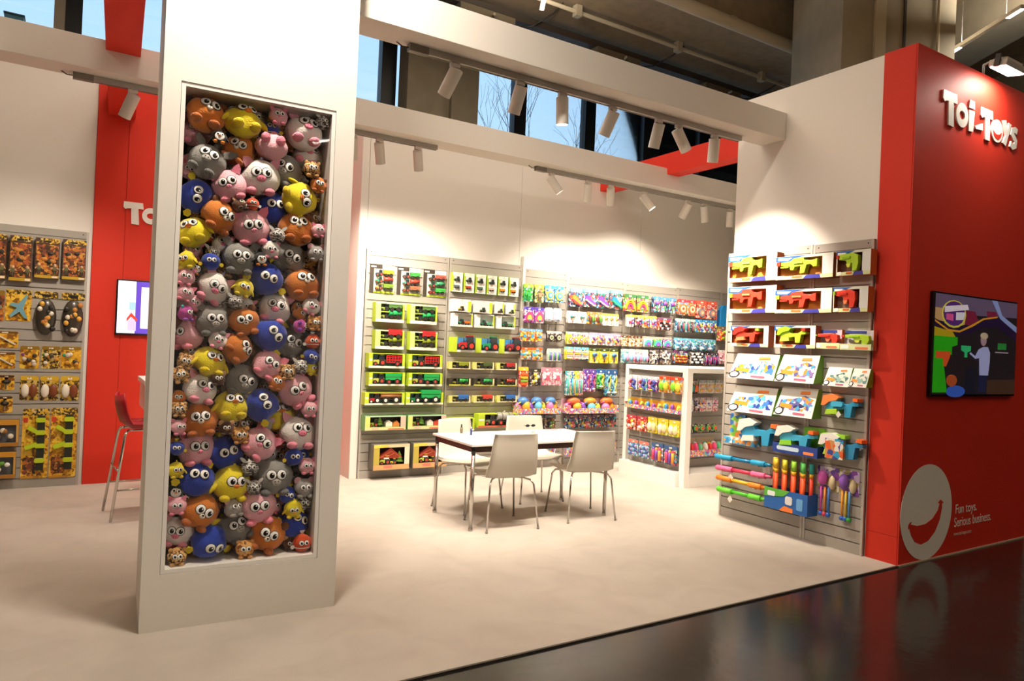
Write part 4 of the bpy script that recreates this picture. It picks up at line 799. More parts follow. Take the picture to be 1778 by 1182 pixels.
for (yt, yb, yt2, yb2, cs, nm, tr) in ((628, 641, 630, 642, ['#8f9a2a', '#4a5f2c', '#b3222a'], 'fifth', 'tip'), (657, 670, 657, 669, ['#2fae4a', '#2fae5a', '#b8402f'], 'sixth', 'tank'), (687, 699, 687, 698, ['#2f6fc0', '#c8402f', '#2f6fc0'], 'seventh', 'tip')):
    row(PT2, 3, 777, 900, yt, yb, yt2, yb2, .07, 'tractor_box', ['low box with tractor and %s trailer, %s row behind the table' % ({'#8f9a2a': 'olive', '#4a5f2c': 'dark green', '#b3222a': 'red', '#2fae4a': 'bright green', '#2fae5a': 'bright green', '#b8402f': 'red', '#2f6fc0': 'blue', '#c8402f': 'red'}[c], nm) for c in cs], 'toy box', G1,
        lambda o, w, h, d, i, cs=cs, tr=tr: tractor_box(o, w, h, d, '#a09a3a', tr, cs[i], '#2b2620', '#d8d47a' if tr != 'tank' else '#3a3428', '#e2d9b0', '#e8dcb8' if tr != 'tank' else '#c9d24a', '#d9ddd2' if tr == 'tip' and cs[0] == '#2f6fc0' else '#5f6a52', logo=False, fl=.14), fill=.86)
row(PT2, 1, 776, 824, 726, 748, 726, 748, .12, 'tractor_box', 'lime box seen behind the chair back at the table', 'toy box', G1, lambda o, w, h, d, i: tractor_box(o, w, h, d, '#8aa33a', 'tip', '#7a7f86', '#b8352a'), fill=.98)
row(PT2, 1, 830, 899, 718, 742, 718, 741, .13, 'tanker_box', 'lime box with a grey slurry tanker and tractor above the table', 'toy box', G1, lambda o, w, h, d, i: tractor_box(o, w, h, d, '#6f7a52', 'tank', '#9a9894', '#c8402f', sky='#4a4f55', fl=.16, base='#c9634a'), fill=.98)

# ------------------------------------------------------------ army wall
CAMO = prnt('camo', ['#c9a02a', '#4a3a1a', '#e0b83a', '#7a5a20', '#2a241a', '#d8c07a'], 62); BROWN = prnt('brown_set', ['#7a3f2a', '#a0522f', '#5f3420', '#b8702a', '#3a2a1c', '#c98f3a'], 48); AMB = prnt('amber', ['#e0a82a', '#c98a1f', '#f0c84a', '#8a5a1c', '#e8b83a'], 40)
GL_ = 'army toys on the slatwall beside the red wall'
def army_box(o, w, h, d, i):
    MB().box(-w/2, w/2, -d, 0, 0, h).build('carton', col('#4a2f22', .45), o); MB().box(-w*.46, w*.46, -d-.002, -d, h*.08, h*.84).build('printed_photo', BROWN, o)
    MB().poly([(-w/2, h*.86), (-w*.3, h), (w/2, h), (w/2, h*.9), (w*.1, h*.86), (-w*.1, h*.9)], -d-.004, -d).build('header', CAMO, o); MB().box(-w/2, w/2, -d-.003, -d, 0, h*.07).build('base_band', col('#b9992a', .4), o)
    MB().box(-w*.2, w*.12, -d-.006, -d-.004, h*.9, h*.94).build('printed_mark', col('#1c1812', .4), o); MB().rbox(w*.22, w*.46, -d-.005, -d-.003, .004, h*.055, .004).build('printed_mark', col('#e8d8c8', .4), o)
    b = MB(); rr = random.Random(i+40)
    for k in range(4): b.sph((rr.uniform(-.3, .3)*w, -d-.004, h*rr.uniform(.4, .72)), (w*.13, .01, h*.05), k % 2, 10, 6)
    b.build('toy_gear', [col('#2a2620', .5), col('#b87a32', .5)], o)
    for sx in (-1, 1):
        me = shared(('soldier',), lambda q: content(q, 'figure', .09, .13), 'toy_soldier', [col('#c9a884', .5), col('#5f5a32', .6), col('#3a341f', .6)]); link('toy_soldier', me, o, (sx*w*.33, -d-.003, h*.1), None, .8)
def army_bag(o, w, h, d, i):
    MB().rbox(-w/2, w/2, -.006, 0, h*.84, h, .01).build('header', CAMO, o); MB().rbox(-w*.18, w*.18, -.008, -.006, h*.88, h*.94, .004).build('printed_mark', col('#1c1812', .4), o)
    MB().sph((0, -d*.5, h*.42), (w*.46, d*.5, h*.42), 0, 14, 10).build('bag', col('#3a342c', .25), o)
    b = MB(); rr = random.Random(i+9)
    for k in range(12): b.sph((rr.uniform(-.32, .32)*w, -d*.85, h*rr.uniform(.12, .74)), (w*.12, d*.25, h*.06), k % 4, 8, 6)
    b.build('toy_gear', [col('#b87a32', .5), col('#d8a23a', .5), col('#22201c', .4), col('#e0d6c4', .4)], o)
def jet_card(o, w, h, d, i):
    MB().rbox(-w/2, w/2, -.005, 0, 0, h, .01).build('card', AMB, o); MB().box(-w/2, w/2, -.007, -.005, h*.86, h).build('header', CAMO, o)
    MB().poly([(-w*.34, h*.18), (-w*.05, h*.42), (-w*.35, h*.5), (-w*.28, h*.58), (.0, h*.55), (w*.3, h*.86), (w*.36, h*.8), (w*.18, h*.42), (w*.36, h*.1), (w*.26, h*.08), (w*.05, h*.3), (-w*.28, h*.1)], -.03, -.005).build('toy_jet', col('#6f9fae', .4), o)
def army_card(o, w, h, d, i, cc=('#2f9a4a', '#5a3a8a', '#1f9a7a')):
    card(o, w, h, d, CAMO if i % 2 else AMB, '#8f701f', 'bunch', ['#d8cfc0', '#3a3428', '#c98f32'], .16); MB().sph((-w*.36, -.008, h*.62), (w*.09, .006, w*.09), 0, 10, 6).build('sticker', col(cc[i % 3], .4), o)
def army_long(o, w, h, d, i):
    MB().rbox(-w/2, w/2, -.006, 0, 0, h, .012).build('card', AMB, o); MB().rbox(-w/2, w/2, -.009, -.006, h*.9, h, .012).build('header', CAMO, o)
    b = MB().box(w*.05, w*.34, -.05, -.006, h*.12, h*.9, 1)
    for k, z in enumerate((.84, .66, .47, .26)): b.rbox(w*.0, w*.36, -.06, -.006, h*(z-.03), h*(z+.035), .01, 0)
    stroke(b, [(w*.1, h*.66), (-w*.28, h*.74)], w*.16, -.05, -.006, 0); stroke(b, [(w*.1, h*.5), (-w*.36, h*.44)], w*.18, -.05, -.006, 0); b.build('toy_rifle', [col('#b8cc22', .4), col('#20261c', .5)], o)
    MB().rbox(-w*.44, w*.08, -.008, -.006, h*.06, h*.3, .01).build('printed_photo', BROWN, o); MB().rbox(-w*.47, -w*.3, -.009, -.006, h*.8, h*.87, .006).build('printed_mark', col('#c8402a', .4), o); MB().box(-w/2, w*.2, -.0085, -.006, 0, h*.03).build('base_band', col('#c98f2a', .4), o)
def drawn(panel, zx, zy, s, ox, oy, d, out=0.):
    xa, xb = ox+zx[0]/s, ox+zx[1]/s; ya, yb = oy+zy[0]/s, oy+zy[1]/s; xm, ym = (xa+xb)/2, (ya+yb)/2
    u0 = panel.uz(xa, ym, d+out)[0]; u1 = panel.uz(xb, ym, d+out)[0]; z1 = panel.uz(xm, ya, d+out)[1]; z0 = panel.uz(xm, yb, d+out)[1]
    return (u0+u1)/2, z0, u1-u0, z1-z0
def one(panel, zx, zy, s, ox, oy, d, name, label, cat, group, fn, i=0, out=0., hook=False):
    u, z, w, h = drawn(panel, zx, zy, s, ox, oy, d, out); o = place(panel, name, label, cat, group, u, z, out); fn(o, w, h, d, i)
    if hook: panel.hook(u, z+h-.02, max(.06, out+.02))
    return o
for i, (x, y, lab) in enumerate([((-140, 55), (125, 505), 'brown army set box farthest from the red wall in its top row'), ((80, 272), (145, 530), 'brown army set box second from that end of the top row'), ((300, 508), (165, 506), 'brown army set box of figures next to the topmost box by the red wall'), ((535, 735), (180, 520), 'brown army set box in the top row next to the red wall')]):
    one(PL, x, y, 4.927, 0, 380, .06, 'army_set_box', lab, 'toy box', GL_, army_box, i)
one(PL, (-140, 35), (605, 872), 4.927, 0, 380, .04, 'army_card', 'dark army gear card beside the blue jet card', 'toy card', GL_, lambda o, w, h, d, i: card(o, w, h, d, BROWN, '#8f701f', 'bunch', ['#2a2620', '#b87a32', '#8a8478'], .16))
one(PL, (45, 268), (605, 872), 4.927, 0, 380, .03, 'jet_card', 'yellow card with a pale blue toy jet', 'toy card', GL_, jet_card)
one(PL, (285, 492), (618, 995), 4.927, 0, 380, .09, 'army_gear_bag', 'bulging army gear bag beside the jet card', 'toy bag', GL_, army_bag, 1, hook=True)
one(PL, (520, 722), (630, 1010), 4.927, 0, 380, .09, 'army_gear_bag', 'bulging army gear bag next to the red wall', 'toy bag', GL_, army_bag, 2, hook=True)
kn = lambda o, w, h, d, i: (card(o, w, h, d, AMB, '#6a4a1c', None, [], .14), stroke(MB(), [(-w*.3, h*.78), (w*.4, h*.22)], h*.08, -.02, -.005).build('toy_sword', col('#d8d2c4', .3), o))
one(PL, (-80, 156), (960, 1102), 4.927, 0, 380, .03, 'sword_card', 'amber card with crossing toy blade, upper of two', 'toy card', GL_, kn); one(PL, (-80, 120), (52, 182), 4.546, 0, 600, .03, 'sword_card', 'amber card with crossing toy blade, lower of two', 'toy card', GL_, kn)
for i, (x, y) in enumerate([((155, 310), (2, 182)), ((325, 475), (5, 184)), ((480, 640), (8, 186))]):
    one(PL, x, y, 4.546, 0, 600, .03, 'army_card', 'camouflage vehicle card with a %s sticker' % ('purple', 'green', 'turquoise')[i], 'toy card', GL_, lambda o, w, h, d, i: army_card(o, w, h, d, i, ('#7a3f9a', '#2f9a4a', '#1fa07a')), i, hook=True)
for i, (x, y) in enumerate([((155, 302), (240, 432)), ((313, 462), (242, 434)), ((476, 622), (242, 436))]):
    one(PL, x, y, 4.546, 0, 600, .03, 'army_card', 'yellow badge and gear card above the long rifle cards', 'toy card', GL_, lambda o, w, h, d, i: card(o, w, h, d, CAMO, '#d8b02a', 'eggs', ['#e8e0d0', '#7a3f22', '#2a2620'], .18), i, hook=True)
bl = lambda o, w, h, d, i: card(o, w, h, d, AMB, '#4a2f1c', 'wand', ['#8a7a62', '#14130f', '#3a342a'], .16)
one(PL, (-20, 112), (235, 352), 4.546, 0, 600, .05, 'grenade_card', 'yellow card with a round black toy grenade, upper one', 'toy card', GL_, bl, hook=True); one(PL, (-30, 97), (402, 532), 4.546, 0, 600, .05, 'grenade_card', 'yellow card with a round black toy grenade, lower one', 'toy card', GL_, bl, hook=True)
one(PL, (168, 382), (500, 1050), 4.546, 0, 600, .04, 'rifle_card', 'long amber card with lime toy rifle beside the animal packs', 'toy card', GL_, army_long, hook=True)
one(PL, (393, 605), (492, 1042), 4.546, 0, 600, .04, 'rifle_card', 'long amber card with lime toy rifle next to the red wall', 'toy card', GL_, army_long, hook=True)
pk = lambda o, w, h, d, i: (carton(o, w, h, d, '#a8742a', '#5f6268', '#c99a4a', .08, .08, .14, .2, sidehex='#6a4a22', tophex='#c98f2a'), link('toy', shared(('toyx', i), lambda b: content(b, 'bunch', w*.7, h*.6), 'toy', [col(c, .5) for c in (('#e0d8c4', '#9a6a32', '#3a342a') if i == 0 else ('#5f8f2c', '#e8e6e0', '#3a5a22'))]), o, (0, -d*.6, h*.16)))
one(PL, (-100, 147), (585, 795), 4.546, 0, 600, .06, 'animal_pack', 'small window pack of brown figures on the army wall', 'toy box', GL_, pk, 0); one(PL, (-100, 122), (840, 1048), 4.546, 0, 600, .06, 'animal_pack', 'small window pack of green plants low on the army wall', 'toy box', GL_, pk, 1)
# ------------------------------------------------------------ low gondola before the blister walls
GX, GY0, GY1, GH = 6.1, 5.89, 6.98, 1.4
gd = thing('display_gondola', 'low white framed display unit in front of the blister walls', 'display unit', (GX, GY0, 0))
gb = lambda nm, *b, mat=WHITE_GLOSS: MB().box(*b).build(nm, mat, gd, bevel=.003)
gb('corner_post', 0, .085, 0, .085, 0, GH); gb('corner_post', 0, .06, GY1-GY0-.06, GY1-GY0, 0, GH)
gb('top_frame', 0, .085, .085, GY1-GY0-.06, GH-.055, GH); gb('top_frame', .085, 1.9, 0, .07, GH-.055, GH); gb('top_board', .085, 1.9, .07, GY1-GY0, GH-.03, GH-.004)
gb('plinth', -.05, .06, .086, GY1-GY0, 0, .18); gb('plinth', .086, 1.9, .0, .36, 0, .165); gb('corner_post', 1.82, 1.9, .001, .08, .165, GH-.055)
gb('core', .1, 1.88, .4, GY1-GY0-.02, .166, GH-.056, mat=WHITE)
PG1 = Panel('slatwall side of the low gondola facing the table', (GX+.075, GY1-.06, 0), '-x', GY1-GY0-.15, .181, GH-.056, cap=.03, group='slatwall faces of the gondola')
PG2 = Panel('slatwall front of the low gondola standing on the white ledge', (GX+.1, GY0+.4, 0), '-y', 1.7, .166, GH-.056, cap=.03, group='slatwall faces of the gondola')
# ------------------------------------------------------------ blister cards: palettes
P = {}
def pal(k, *h, s=34): P[k] = prnt(k, list(h), s*1.5); return P[k]
pal('green', '#3fae4a', '#1f7a5a', '#b8e04a', '#e8f0d8', '#2f9a8a'); pal('olive', '#c9d23a', '#7a6a4a', '#e8e0c0', '#3f8a4a'); pal('blue', '#2f8fd8', '#bfe3f2', '#f2f6f4', '#e0e04a', '#1f5fb8'); pal('purple', '#8a3fae', '#f0e0f4', '#c94a9a', '#f6f2f4', '#5a2f8a')
pal('iris', '#d8e8f0', '#f0d8ea', '#c9e8dc', '#e8d8f4', '#f4f0e8'); pal('orange', '#f08a2a', '#f4c84a', '#3fa0d8', '#e8602a', '#f4e8c0'); pal('dark', '#2f2a3a', '#6a5a6a', '#c9c0b8', '#8a7a5a', '#1c1a22'); pal('pink', '#f2b8c8', '#e8708f', '#f8e8ea', '#f4d0d8'); pal('yellow', '#f0d83a', '#e8b82a', '#f8f0a0', '#c9e04a')
pal('night', '#2a2f4a', '#3fa0c8', '#e05a4a', '#f0f0ea', '#5a3a7a', '#2f8a6a'); pal('rainbow', '#3f8a3a', '#e0c83a', '#e0602a', '#c9408a', '#f0e8d0'); pal('red', '#d83a2a', '#f0e0d8', '#a82a3a', '#f09a6a'); pal('teal', '#7fd0c8', '#e8f4f0', '#4ab0c0', '#f4d8d8'); pal('white', '#f4f0ea', '#e8e0d8', '#d8e8e8', '#f4dcd8'); pal('aqua', '#3f9ac8', '#c8e4ea', '#2f6a9a', '#e8f0ea', '#5ac0b0', '#8a5a9a'); pal('candy', '#f06a9a', '#f0c83a', '#5ac0d8', '#f4f0f0', '#8a5ac0', '#f09a3a', s=40); pal('polka', '#e8a04a', '#f4ecd8', '#c9702a', '#f4ecd8', '#3a2a1c', s=48)
GB = 'blister cards on the coloured toy walls'
ROWN = {}
def cards(panel, where, n, xl, xr, ytl, ybl, ytr, ybr, desc, print_, header, kind, cols, fill=.9, deep=2, out=.1, nm='blister_card', **k):
    prs = print_ if isinstance(print_, (list, tuple)) else [print_]
    kd = kind if isinstance(kind, (list, tuple)) else [kind]
    PW = {'olive': 'olive', 'iris': 'pearly', 'night': 'dark', 'candy': 'multicoloured', 'aqua': 'sea blue', 'rainbow': 'rainbow'}
    labs = ['%s card %s' % (desc, where)] if len(prs) == 1 else ['%s %s card %s' % (PW.get(q, q), desc, where) for q in prs]
    row(panel, n, xl, xr, ytl, ybl, ytr, ybr, .03, nm, [labs[i % len(labs)] for i in range(n)], 'toy card', GB, lambda o, w, h, d, i: card(o, w, h, d, P[prs[i % len(prs)]], header, kd[i % len(kd)], cols, **k), fill=fill, hook=True, deep=deep, out=out)
w1 = 'in row %s of the narrow panel by the tractors'; w2 = 'in row %s under the purple shoes panel'; w3 = 'in row %s of the rainbow panel'; w4 = 'in row %s of the disc panel'
cards(PC1, w1 % 'one', 1, 911, 928, 492, 523, 493, 524, 'green slime', 'green', '#9ac83a', 'figure', ['#4fc04a', '#3fae5a', '#2f9a4a'])
cards(PC1, w1 % 'one', 1, 930, 947, 494, 525, 494, 525, 'olive slime', 'olive', '#d8d84a', 'figure', ['#8a7a62', '#a08a6a', '#7a6a52'])
cards(PC1, w1 % 'one', 2, 948, 981, 496, 525, 496, 525, 'blue hoop', 'blue', '#3fa0d8', 'disc', ['#e0e04a', '#3f8fd8', '#bfe3f2'])
cards(PC1, w1 % 'two', 2, 912, 947, 533, 560, 533, 560, 'purple fan', 'purple', '#4a3fae', 'fan', ['#e0487a', '#f0b84a', '#3fa0c8']); cards(PC1, w1 % 'two', 2, 948, 978, 534, 558, 535, 558, 'pearly fan', 'iris', None, 'fan', ['#d8c8ea', '#f0a8c0', '#9ad8d0'], shape=.03)
cards(PC1, w1 % 'three', 3, 905, 944, 571, 592, 571, 593, 'orange and blue figure', 'orange', '#6ab0e0', 'figure', ['#f0a03a', '#3f9ad8', '#f0d04a']); cards(PC1, w1 % 'three', 2, 952, 978, 575, 593, 575, 594, 'dark wheel', 'dark', '#d8d4cc', 'disc', ['#3a342c', '#c9c0b0', '#5f7a3a'])
cards(PC1, w1 % 'four', 2, 905, 945, 603, 624, 604, 625, 'orange splash', 'orange', '#f0602a', 'bunch', ['#4ab8c8', '#f4e8c0', '#f0b03a']); cards(PC1, w1 % 'four', 3, 953, 976, 605, 627, 606, 628, 'white syringe', 'white', '#e8e0c8', 'long', ['#5fae4a', '#3f6aae', '#7a5ab8'])
cards(PC1, w1 % 'five', 1, 903, 920, 637, 672, 637, 672, 'red and yellow burger', 'red', '#e0c83a', 'bar', ['#e8602a', '#7ab03a', '#f0b83a']); cards(PC1, w1 % 'five', 1, 921, 942, 640, 670, 640, 670, 'black and yellow spider', 'dark', '#3a3428', 'bunch', ['#f0d84a', '#f4f0e8', '#2a2620']); cards(PC1, w1 % 'five', 2, 943, 978, 638, 669, 639, 669, 'pink kit', 'pink', '#e88aa0', 'figure', ['#f8e0e4', '#e85a7a', '#f4b8c4'])
cards(PC2, w2 % 'one', 1, 991, 1013, 500, 532, 501, 533, 'orange jelly shoe', 'night', '#7fb8d0', 'shoe', ['#f08a3a', '#d83a5a', '#3fae5a']); cards(PC2, w2 % 'one', 2, 1014, 1060, 501, 533, 503, 535, 'purple jelly shoe', 'night', '#7fb8d0', 'shoe', ['#7a4ac0', '#f0c0a0', '#3fae5a']); cards(PC2, w2 % 'one', 1, 1061, 1083, 503, 535, 504, 536, 'teal jelly shoe', 'night', '#7fb8d0', 'shoe', ['#2f8ab8', '#3fae6a', '#3fae5a'])
cards(PC2, w2 % 'two', 2, 987, 1021, 540, 561, 541, 561, 'white and teal', 'white', '#f4f0ea', 'wand', ['#e8a89a', '#4ab8b0', '#f0d8c8']); cards(PC2, w2 % 'two', 2, 1022, 1048, 541, 562, 542, 563, 'orange glasses', 'orange', '#e08a4a', 'eggs', ['#6a3a2a', '#5a8f3a', '#f0a03a']); cards(PC2, w2 % 'two', 3, 1049, 1077, 544, 565, 545, 566, 'palm', 'white', '#a8c83a', 'wand', ['#c9c0b0', '#b8d04a', '#d84a8a'])
cards(PC2, w2 % 'three', 4, 986, 1024, 576, 597, 577, 598, 'lime and purple putty', ['yellow', 'purple', 'olive', 'pink'], '#a8d0d8', 'disc', ['#c9d84a', '#e8708f', '#f4f0e8']); cards(PC2, w2 % 'three', 4, 1026, 1080, 577, 598, 580, 601, 'mixed animal', ['white', 'candy', 'iris', 'candy'], '#b8a8d0', 'bunch', ['#e8c83a', '#8a6ac0', '#e06a6a'])
cards(PC2, w2 % 'four', 3, 983, 1025, 602, 624, 603, 625, 'pastel tub', ['yellow', 'pink', 'blue'], '#6ac0e0', 'bar', ['#f0e0d0', '#e8b0c0', '#f0d04a']); cards(PC2, w2 % 'four', 3, 1025, 1076, 604, 630, 606, 631, 'lime stretch figure', 'yellow', '#3a4a1c', 'wand', ['#5a4a7a', '#4a8ac0', '#5a3a6a'])
cards(PC2, w2 % 'five', 4, 985, 1015, 644, 686, 645, 687, 'tall pastel tube', ['teal', 'blue', 'yellow', 'pink'], None, 'long', ['#3fb8d8', '#5fd08a', '#f0a8c8']); cards(PC2, w2 % 'five', 2, 1016, 1037, 641, 680, 641, 680, 'purple twist', 'purple', '#6a4aae', 'twist', ['#6a5ac0', '#c94a6a', '#f0e8f0']); cards(PC2, w2 % 'five', 1, 1038, 1052, 641, 675, 641, 675, 'green twist', 'green', '#2f5fae', 'twist', ['#4ac07a', '#e0d04a', '#f4f0e8']); cards(PC2, w2 % 'five', 2, 1053, 1074, 641, 687, 642, 687, 'blue and yellow twist', 'aqua', '#2f5f9a', 'twist', ['#8ac8e0', '#e8d83a', '#f0f0f4'])
cards(PC3, w3 % 'one', 2, 1085, 1129, 510, 540, 513, 542, 'green rainbow', 'rainbow', '#3f7a4a', 'arch', ['#c9d83a', '#f0902a', '#d84a8a']); cards(PC3, w3 % 'one', 3, 1136, 1176, 514, 541, 518, 543, 'dark lolly', 'night', '#4a90c8', 'wand', ['#3fae5a', '#7a4ac0', '#e0486a'])
cards(PC3, w3 % 'two', 4, 1090, 1143, 546, 567, 549, 569, 'white and red skate', ['white', 'dark', 'orange', 'candy'], '#e8d84a', 'bunch', ['#7a4ac0', '#f4f0e8', '#d84a6a']); cards(PC3, w3 % 'two', 1, 1144, 1169, 551, 573, 552, 574, 'black and white ball', 'red', '#6a4a6a', 'balls', ['#17151a', '#f4f2ee', '#17151a'], z0=.02)
cards(PC3, w3 % 'three', 3, 1080, 1118, 582, 600, 584, 602, 'orange polka dot', 'polka', '#5a3a22', None, ['#e8a04a']*3); cards(PC3, w3 % 'three', 3, 1119, 1169, 583, 601, 587, 605, 'mermaid', ['white', 'green', 'purple'], '#d8a89a', 'fan', ['#4ab0a0', '#7a5ac0', '#c94aa0'])
cards(PC3, w3 % 'four', 4, 1082, 1128, 606, 630, 607, 631, 'pastel bubble', ['teal', 'iris', 'pink', 'white'], '#c0e0d0', 'eggs', ['#8ac0e0', '#f09ac0', '#5ac8b8'])
cards(PC3, w3 % 'four', 1, 1129, 1146, 607, 632, 607, 632, 'black star wand', 'dark', None, 'star', ['#f6f4f0', '#f6f4f0', '#f6f4f0'], ch=.9); cards(PC3, w3 % 'four', 1, 1147, 1168, 608, 632, 608, 632, 'black crown wand', 'dark', None, 'crown', ['#f6f4f0', '#f6f4f0', '#f6f4f0'], ch=.9)
cards(PC4, w4 % 'one', 2, 1179, 1211, 519, 546, 521, 549, 'orange ring disc', 'orange', '#c8404a', 'disc', ['#e8704a', '#f4e0b0', '#c8502a'], shape=.04); cards(PC4, w4 % 'one', 2, 1211, 1248, 521, 552, 524, 555, 'clear ring disc', 'red', '#e0604a', 'disc', ['#6a7a8a', '#e08a6a', '#f0d8b0'], ch=.5)
cards(PC4, w4 % 'two', 4, 1176, 1209, 553, 576, 554, 577, 'dark teal tube', ['aqua', 'night', 'teal', 'dark'], '#b8d8c8', 'long', ['#3a4a6a', '#c8484a', '#4a9a8a']); cards(PC4, w4 % 'two', 3, 1209, 1247, 554, 577, 557, 577, 'blue gadget', 'blue', '#2f90d0', 'bunch', ['#c84a5a', '#e0d04a', '#6a5aae'])
cards(PC4, w4 % 'three', 5, 1173, 1245, 587, 608, 589, 610, 'blue shark', 'aqua', '#6ab8d0', 'bunch', ['#4a7a9a', '#f0f2f0', '#3a3a52'], shape=.03)
cards(PC4, w4 % 'four', 1, 1171, 1198, 608, 630, 609, 631, 'orange dragon', 'night', '#6a3a6a', 'balls', ['#e0602a', '#d84a2a', '#f0a03a'], z0=.02); cards(PC4, w4 % 'four', 1, 1199, 1225, 611, 632, 611, 633, 'black and white diamond', 'dark', None, 'balls', ['#f4f2ee', '#1c1a1e', '#f4f2ee'], ch=.9, z0=.03); cards(PC4, w4 % 'four', 3, 1226, 1250, 612, 634, 613, 635, 'dark magenta tube', 'night', '#3a2a3a', 'long', ['#c94a9a', '#2a2630', '#8a3f9a'])
# deeper down behind the table and gondola
cards(PC1, w1 % 'seven', 3, 901, 968, 721, 745, 721, 745, 'dark puzzle', 'dark', '#5a6a7a', 'bunch', ['#6a8a4a', '#8a5a3a', '#3a4a6a']); cards(PC2, w2 % 'seven', 4, 983, 1073, 720, 743, 720, 743, 'dark marble', 'night', '#6a5a6a', 'bunch', ['#5a6a8a', '#b8a03a', '#a84a5a']); cards(PC2, w2 % 'eight', 4, 984, 1072, 765, 790, 765, 790, 'mixed low', 'candy', '#8a7aa0', 'bunch', ['#e0a03a', '#6aa0c0', '#a84a7a'])
cards(PC1, w1 % 'eight', 3, 902, 968, 765, 790, 765, 790, 'mixed low', 'candy', '#8a7aa0', 'bunch', ['#e0a03a', '#6aa0c0', '#a84a7a'])
# counter trays
def toy_tray(o, w, h, d, i, base='#e8c8d8', cols=('#e87ab0', '#f0b03a', '#8a5ac0', '#6ac0e0', '#f0e04a'), n=9):
    t = .004; MB().box(-w/2, w/2, -d, 0, 0, t).box(-w/2, w/2, -d, -d+t, t, h*.34).box(-w/2, -w/2+t, -d+t, 0, t, h*.5).box(w/2-t, w/2, -d+t, 0, t, h*.5).build('tray', P['candy'], o)
    MB().box(-w/2, w/2, -t, 0, t, h*.9).build('back_card', col(base, .4), o); rr = random.Random(i*7+n)
    for k in range(n):
        x = -w/2+w*(k+.5)/n; r = min(w/n*.55, h*.3)
        MB().sph((x, -d*(.35+.3*(k % 2)), t+h*.3+rr.random()*h*.1), (r, d*.28, h*.28+rr.random()*h*.08), 0, 10, 8).build('toy', col(cols[k % len(cols)], .4), o)
def hat_tray(o, w, h, d, i):
    toy_tray(o, w, h, d, i, n=7)
    for x, c, c2 in ((-w*.32, '#e06a3a', '#d84aa0'), (0, '#e8902f', '#6a8ac0'), (w*.34, '#f0702f', '#7a4ab0')):
        if i == 1: c, c2 = '#4a80c0', '#e0c83a'
        MB().sph((x, -d*.4, h*.72), (w*.12, d*.35, h*.26), 0, 14, 8).build('toy_helmet', col(c, .35), o); MB().tube([(x+w*.13*math.cos(t*PI/8), -d*.6, h*.58+h*.14*math.sin(t*PI/8)) for t in range(9)], h*.04, 6).build('toy_visor', col(c2, .35), o)
GT = 'counter trays of loose toys'
row(PC2, 1, 984, 1078, 690, 718, 690, 717, .18, 'toy_tray', 'pink counter tray with three bright helmets on the blister wall', 'toy tray', GT, hat_tray)
row(PC1, 1, 899, 978, 689, 719, 690, 718, .18, 'toy_tray', 'pastel counter tray with round toys next to the tractor boxes', 'toy tray', GT, lambda o, w, h, d, i: hat_tray(o, w, h, d, 1))
# bodyboard
bb = place(PC5, 'bodyboard', 'tall blue bodyboard hanging beside the disc panel', 'bodyboard', GB, *PC5.uz(1257, 590, .06))
u_ = PC5.uz(1257, 590, .06); u2 = PC5.uz(1257, 530, .06)[1]
MB().poly([(-.1, 0), (.12, 0), (.12, u2-u_[1]-.08), (.06, u2-u_[1]), (-.04, u2-u_[1]), (-.1, u2-u_[1]-.08)], -.06, 0).build('board', col('#1f8ad0', .45), bb, bevel=.01)
MB().box(-.11, -.1, -.05, -.01, .02, u2-u_[1]-.08).build('board_edge', col('#1a5f9a', .45), bb)
cards(PC5, 'below the blue bodyboard', 1, 1249, 1265, 566, 592, 567, 592, 'orange and green beach', 'rainbow', '#7a6a4a', 'bunch', ['#f0a02a', '#8ac83a', '#e0502a'])
cards(PC5, 'by the end of the disc panel', 2, 1251, 1266, 608, 632, 608, 632, 'pale pink', 'pink', '#f0e8e8', 'bunch', ['#f0c8c8', '#f4e8e8', '#d8a8a8'])
# gondola faces
wa = 'in row %s of the gondola side'; wb = 'in row %s of the gondola front'
cards(PG1, wa % 'one', 3, 1088, 1139, 651, 676, 653, 680, 'swirl streamer', ['white', 'teal', 'purple'], '#e8e4ea', 'twist', ['#e0708a', '#4a5ab0', '#c9d84a'], out=.07); cards(PG1, wa % 'one', 2, 1141, 1182, 652, 681, 655, 684, 'orange and green fruit', 'orange', '#e84a2a', 'eggs', ['#8ad83a', '#f0e04a', '#e8603a'], out=.07)
row(PG1, 3, 1084, 1178, 688, 706, 697, 719, .1, 'toy_tray', 'yellow counter tray of bright balls on the gondola side', 'toy tray', GT, lambda o, w, h, d, i: toy_tray(o, w, h, d, i, '#f0b83a', ('#b8d83a', '#4a90d0', '#f08a2a', '#8a4ab0', '#e0402f'), 6), fill=.97)
cards(PG1, wa % 'three', 2, 1084, 1121, 720, 745, 723, 749, 'red dinosaur', 'red', '#b83a4a', 'bunch', ['#f4ece4', '#e0503a', '#f0c84a'], out=.07); cards(PG1, wa % 'three', 3, 1121, 1177, 724, 751, 730, 759, 'yellow egg', 'yellow', '#e0c83a', 'eggs', ['#f4ead0', '#f0e0a8', '#3a4a7a'], out=.07)
cards(PG1, wa % 'four', 2, 1087, 1125, 763, 791, 766, 795, 'blue marble net', 'aqua', '#e07a6a', 'balls', ['#8ab8d8', '#4a6aae', '#b8a0d0'], out=.07, deep=1); cards(PG1, wa % 'four', 2, 1127, 1173, 769, 801, 774, 808, 'rocket balloon', 'night', '#3a5a8a', 'long', ['#e0486a', '#7a4ab0', '#f0a03a'], out=.07)
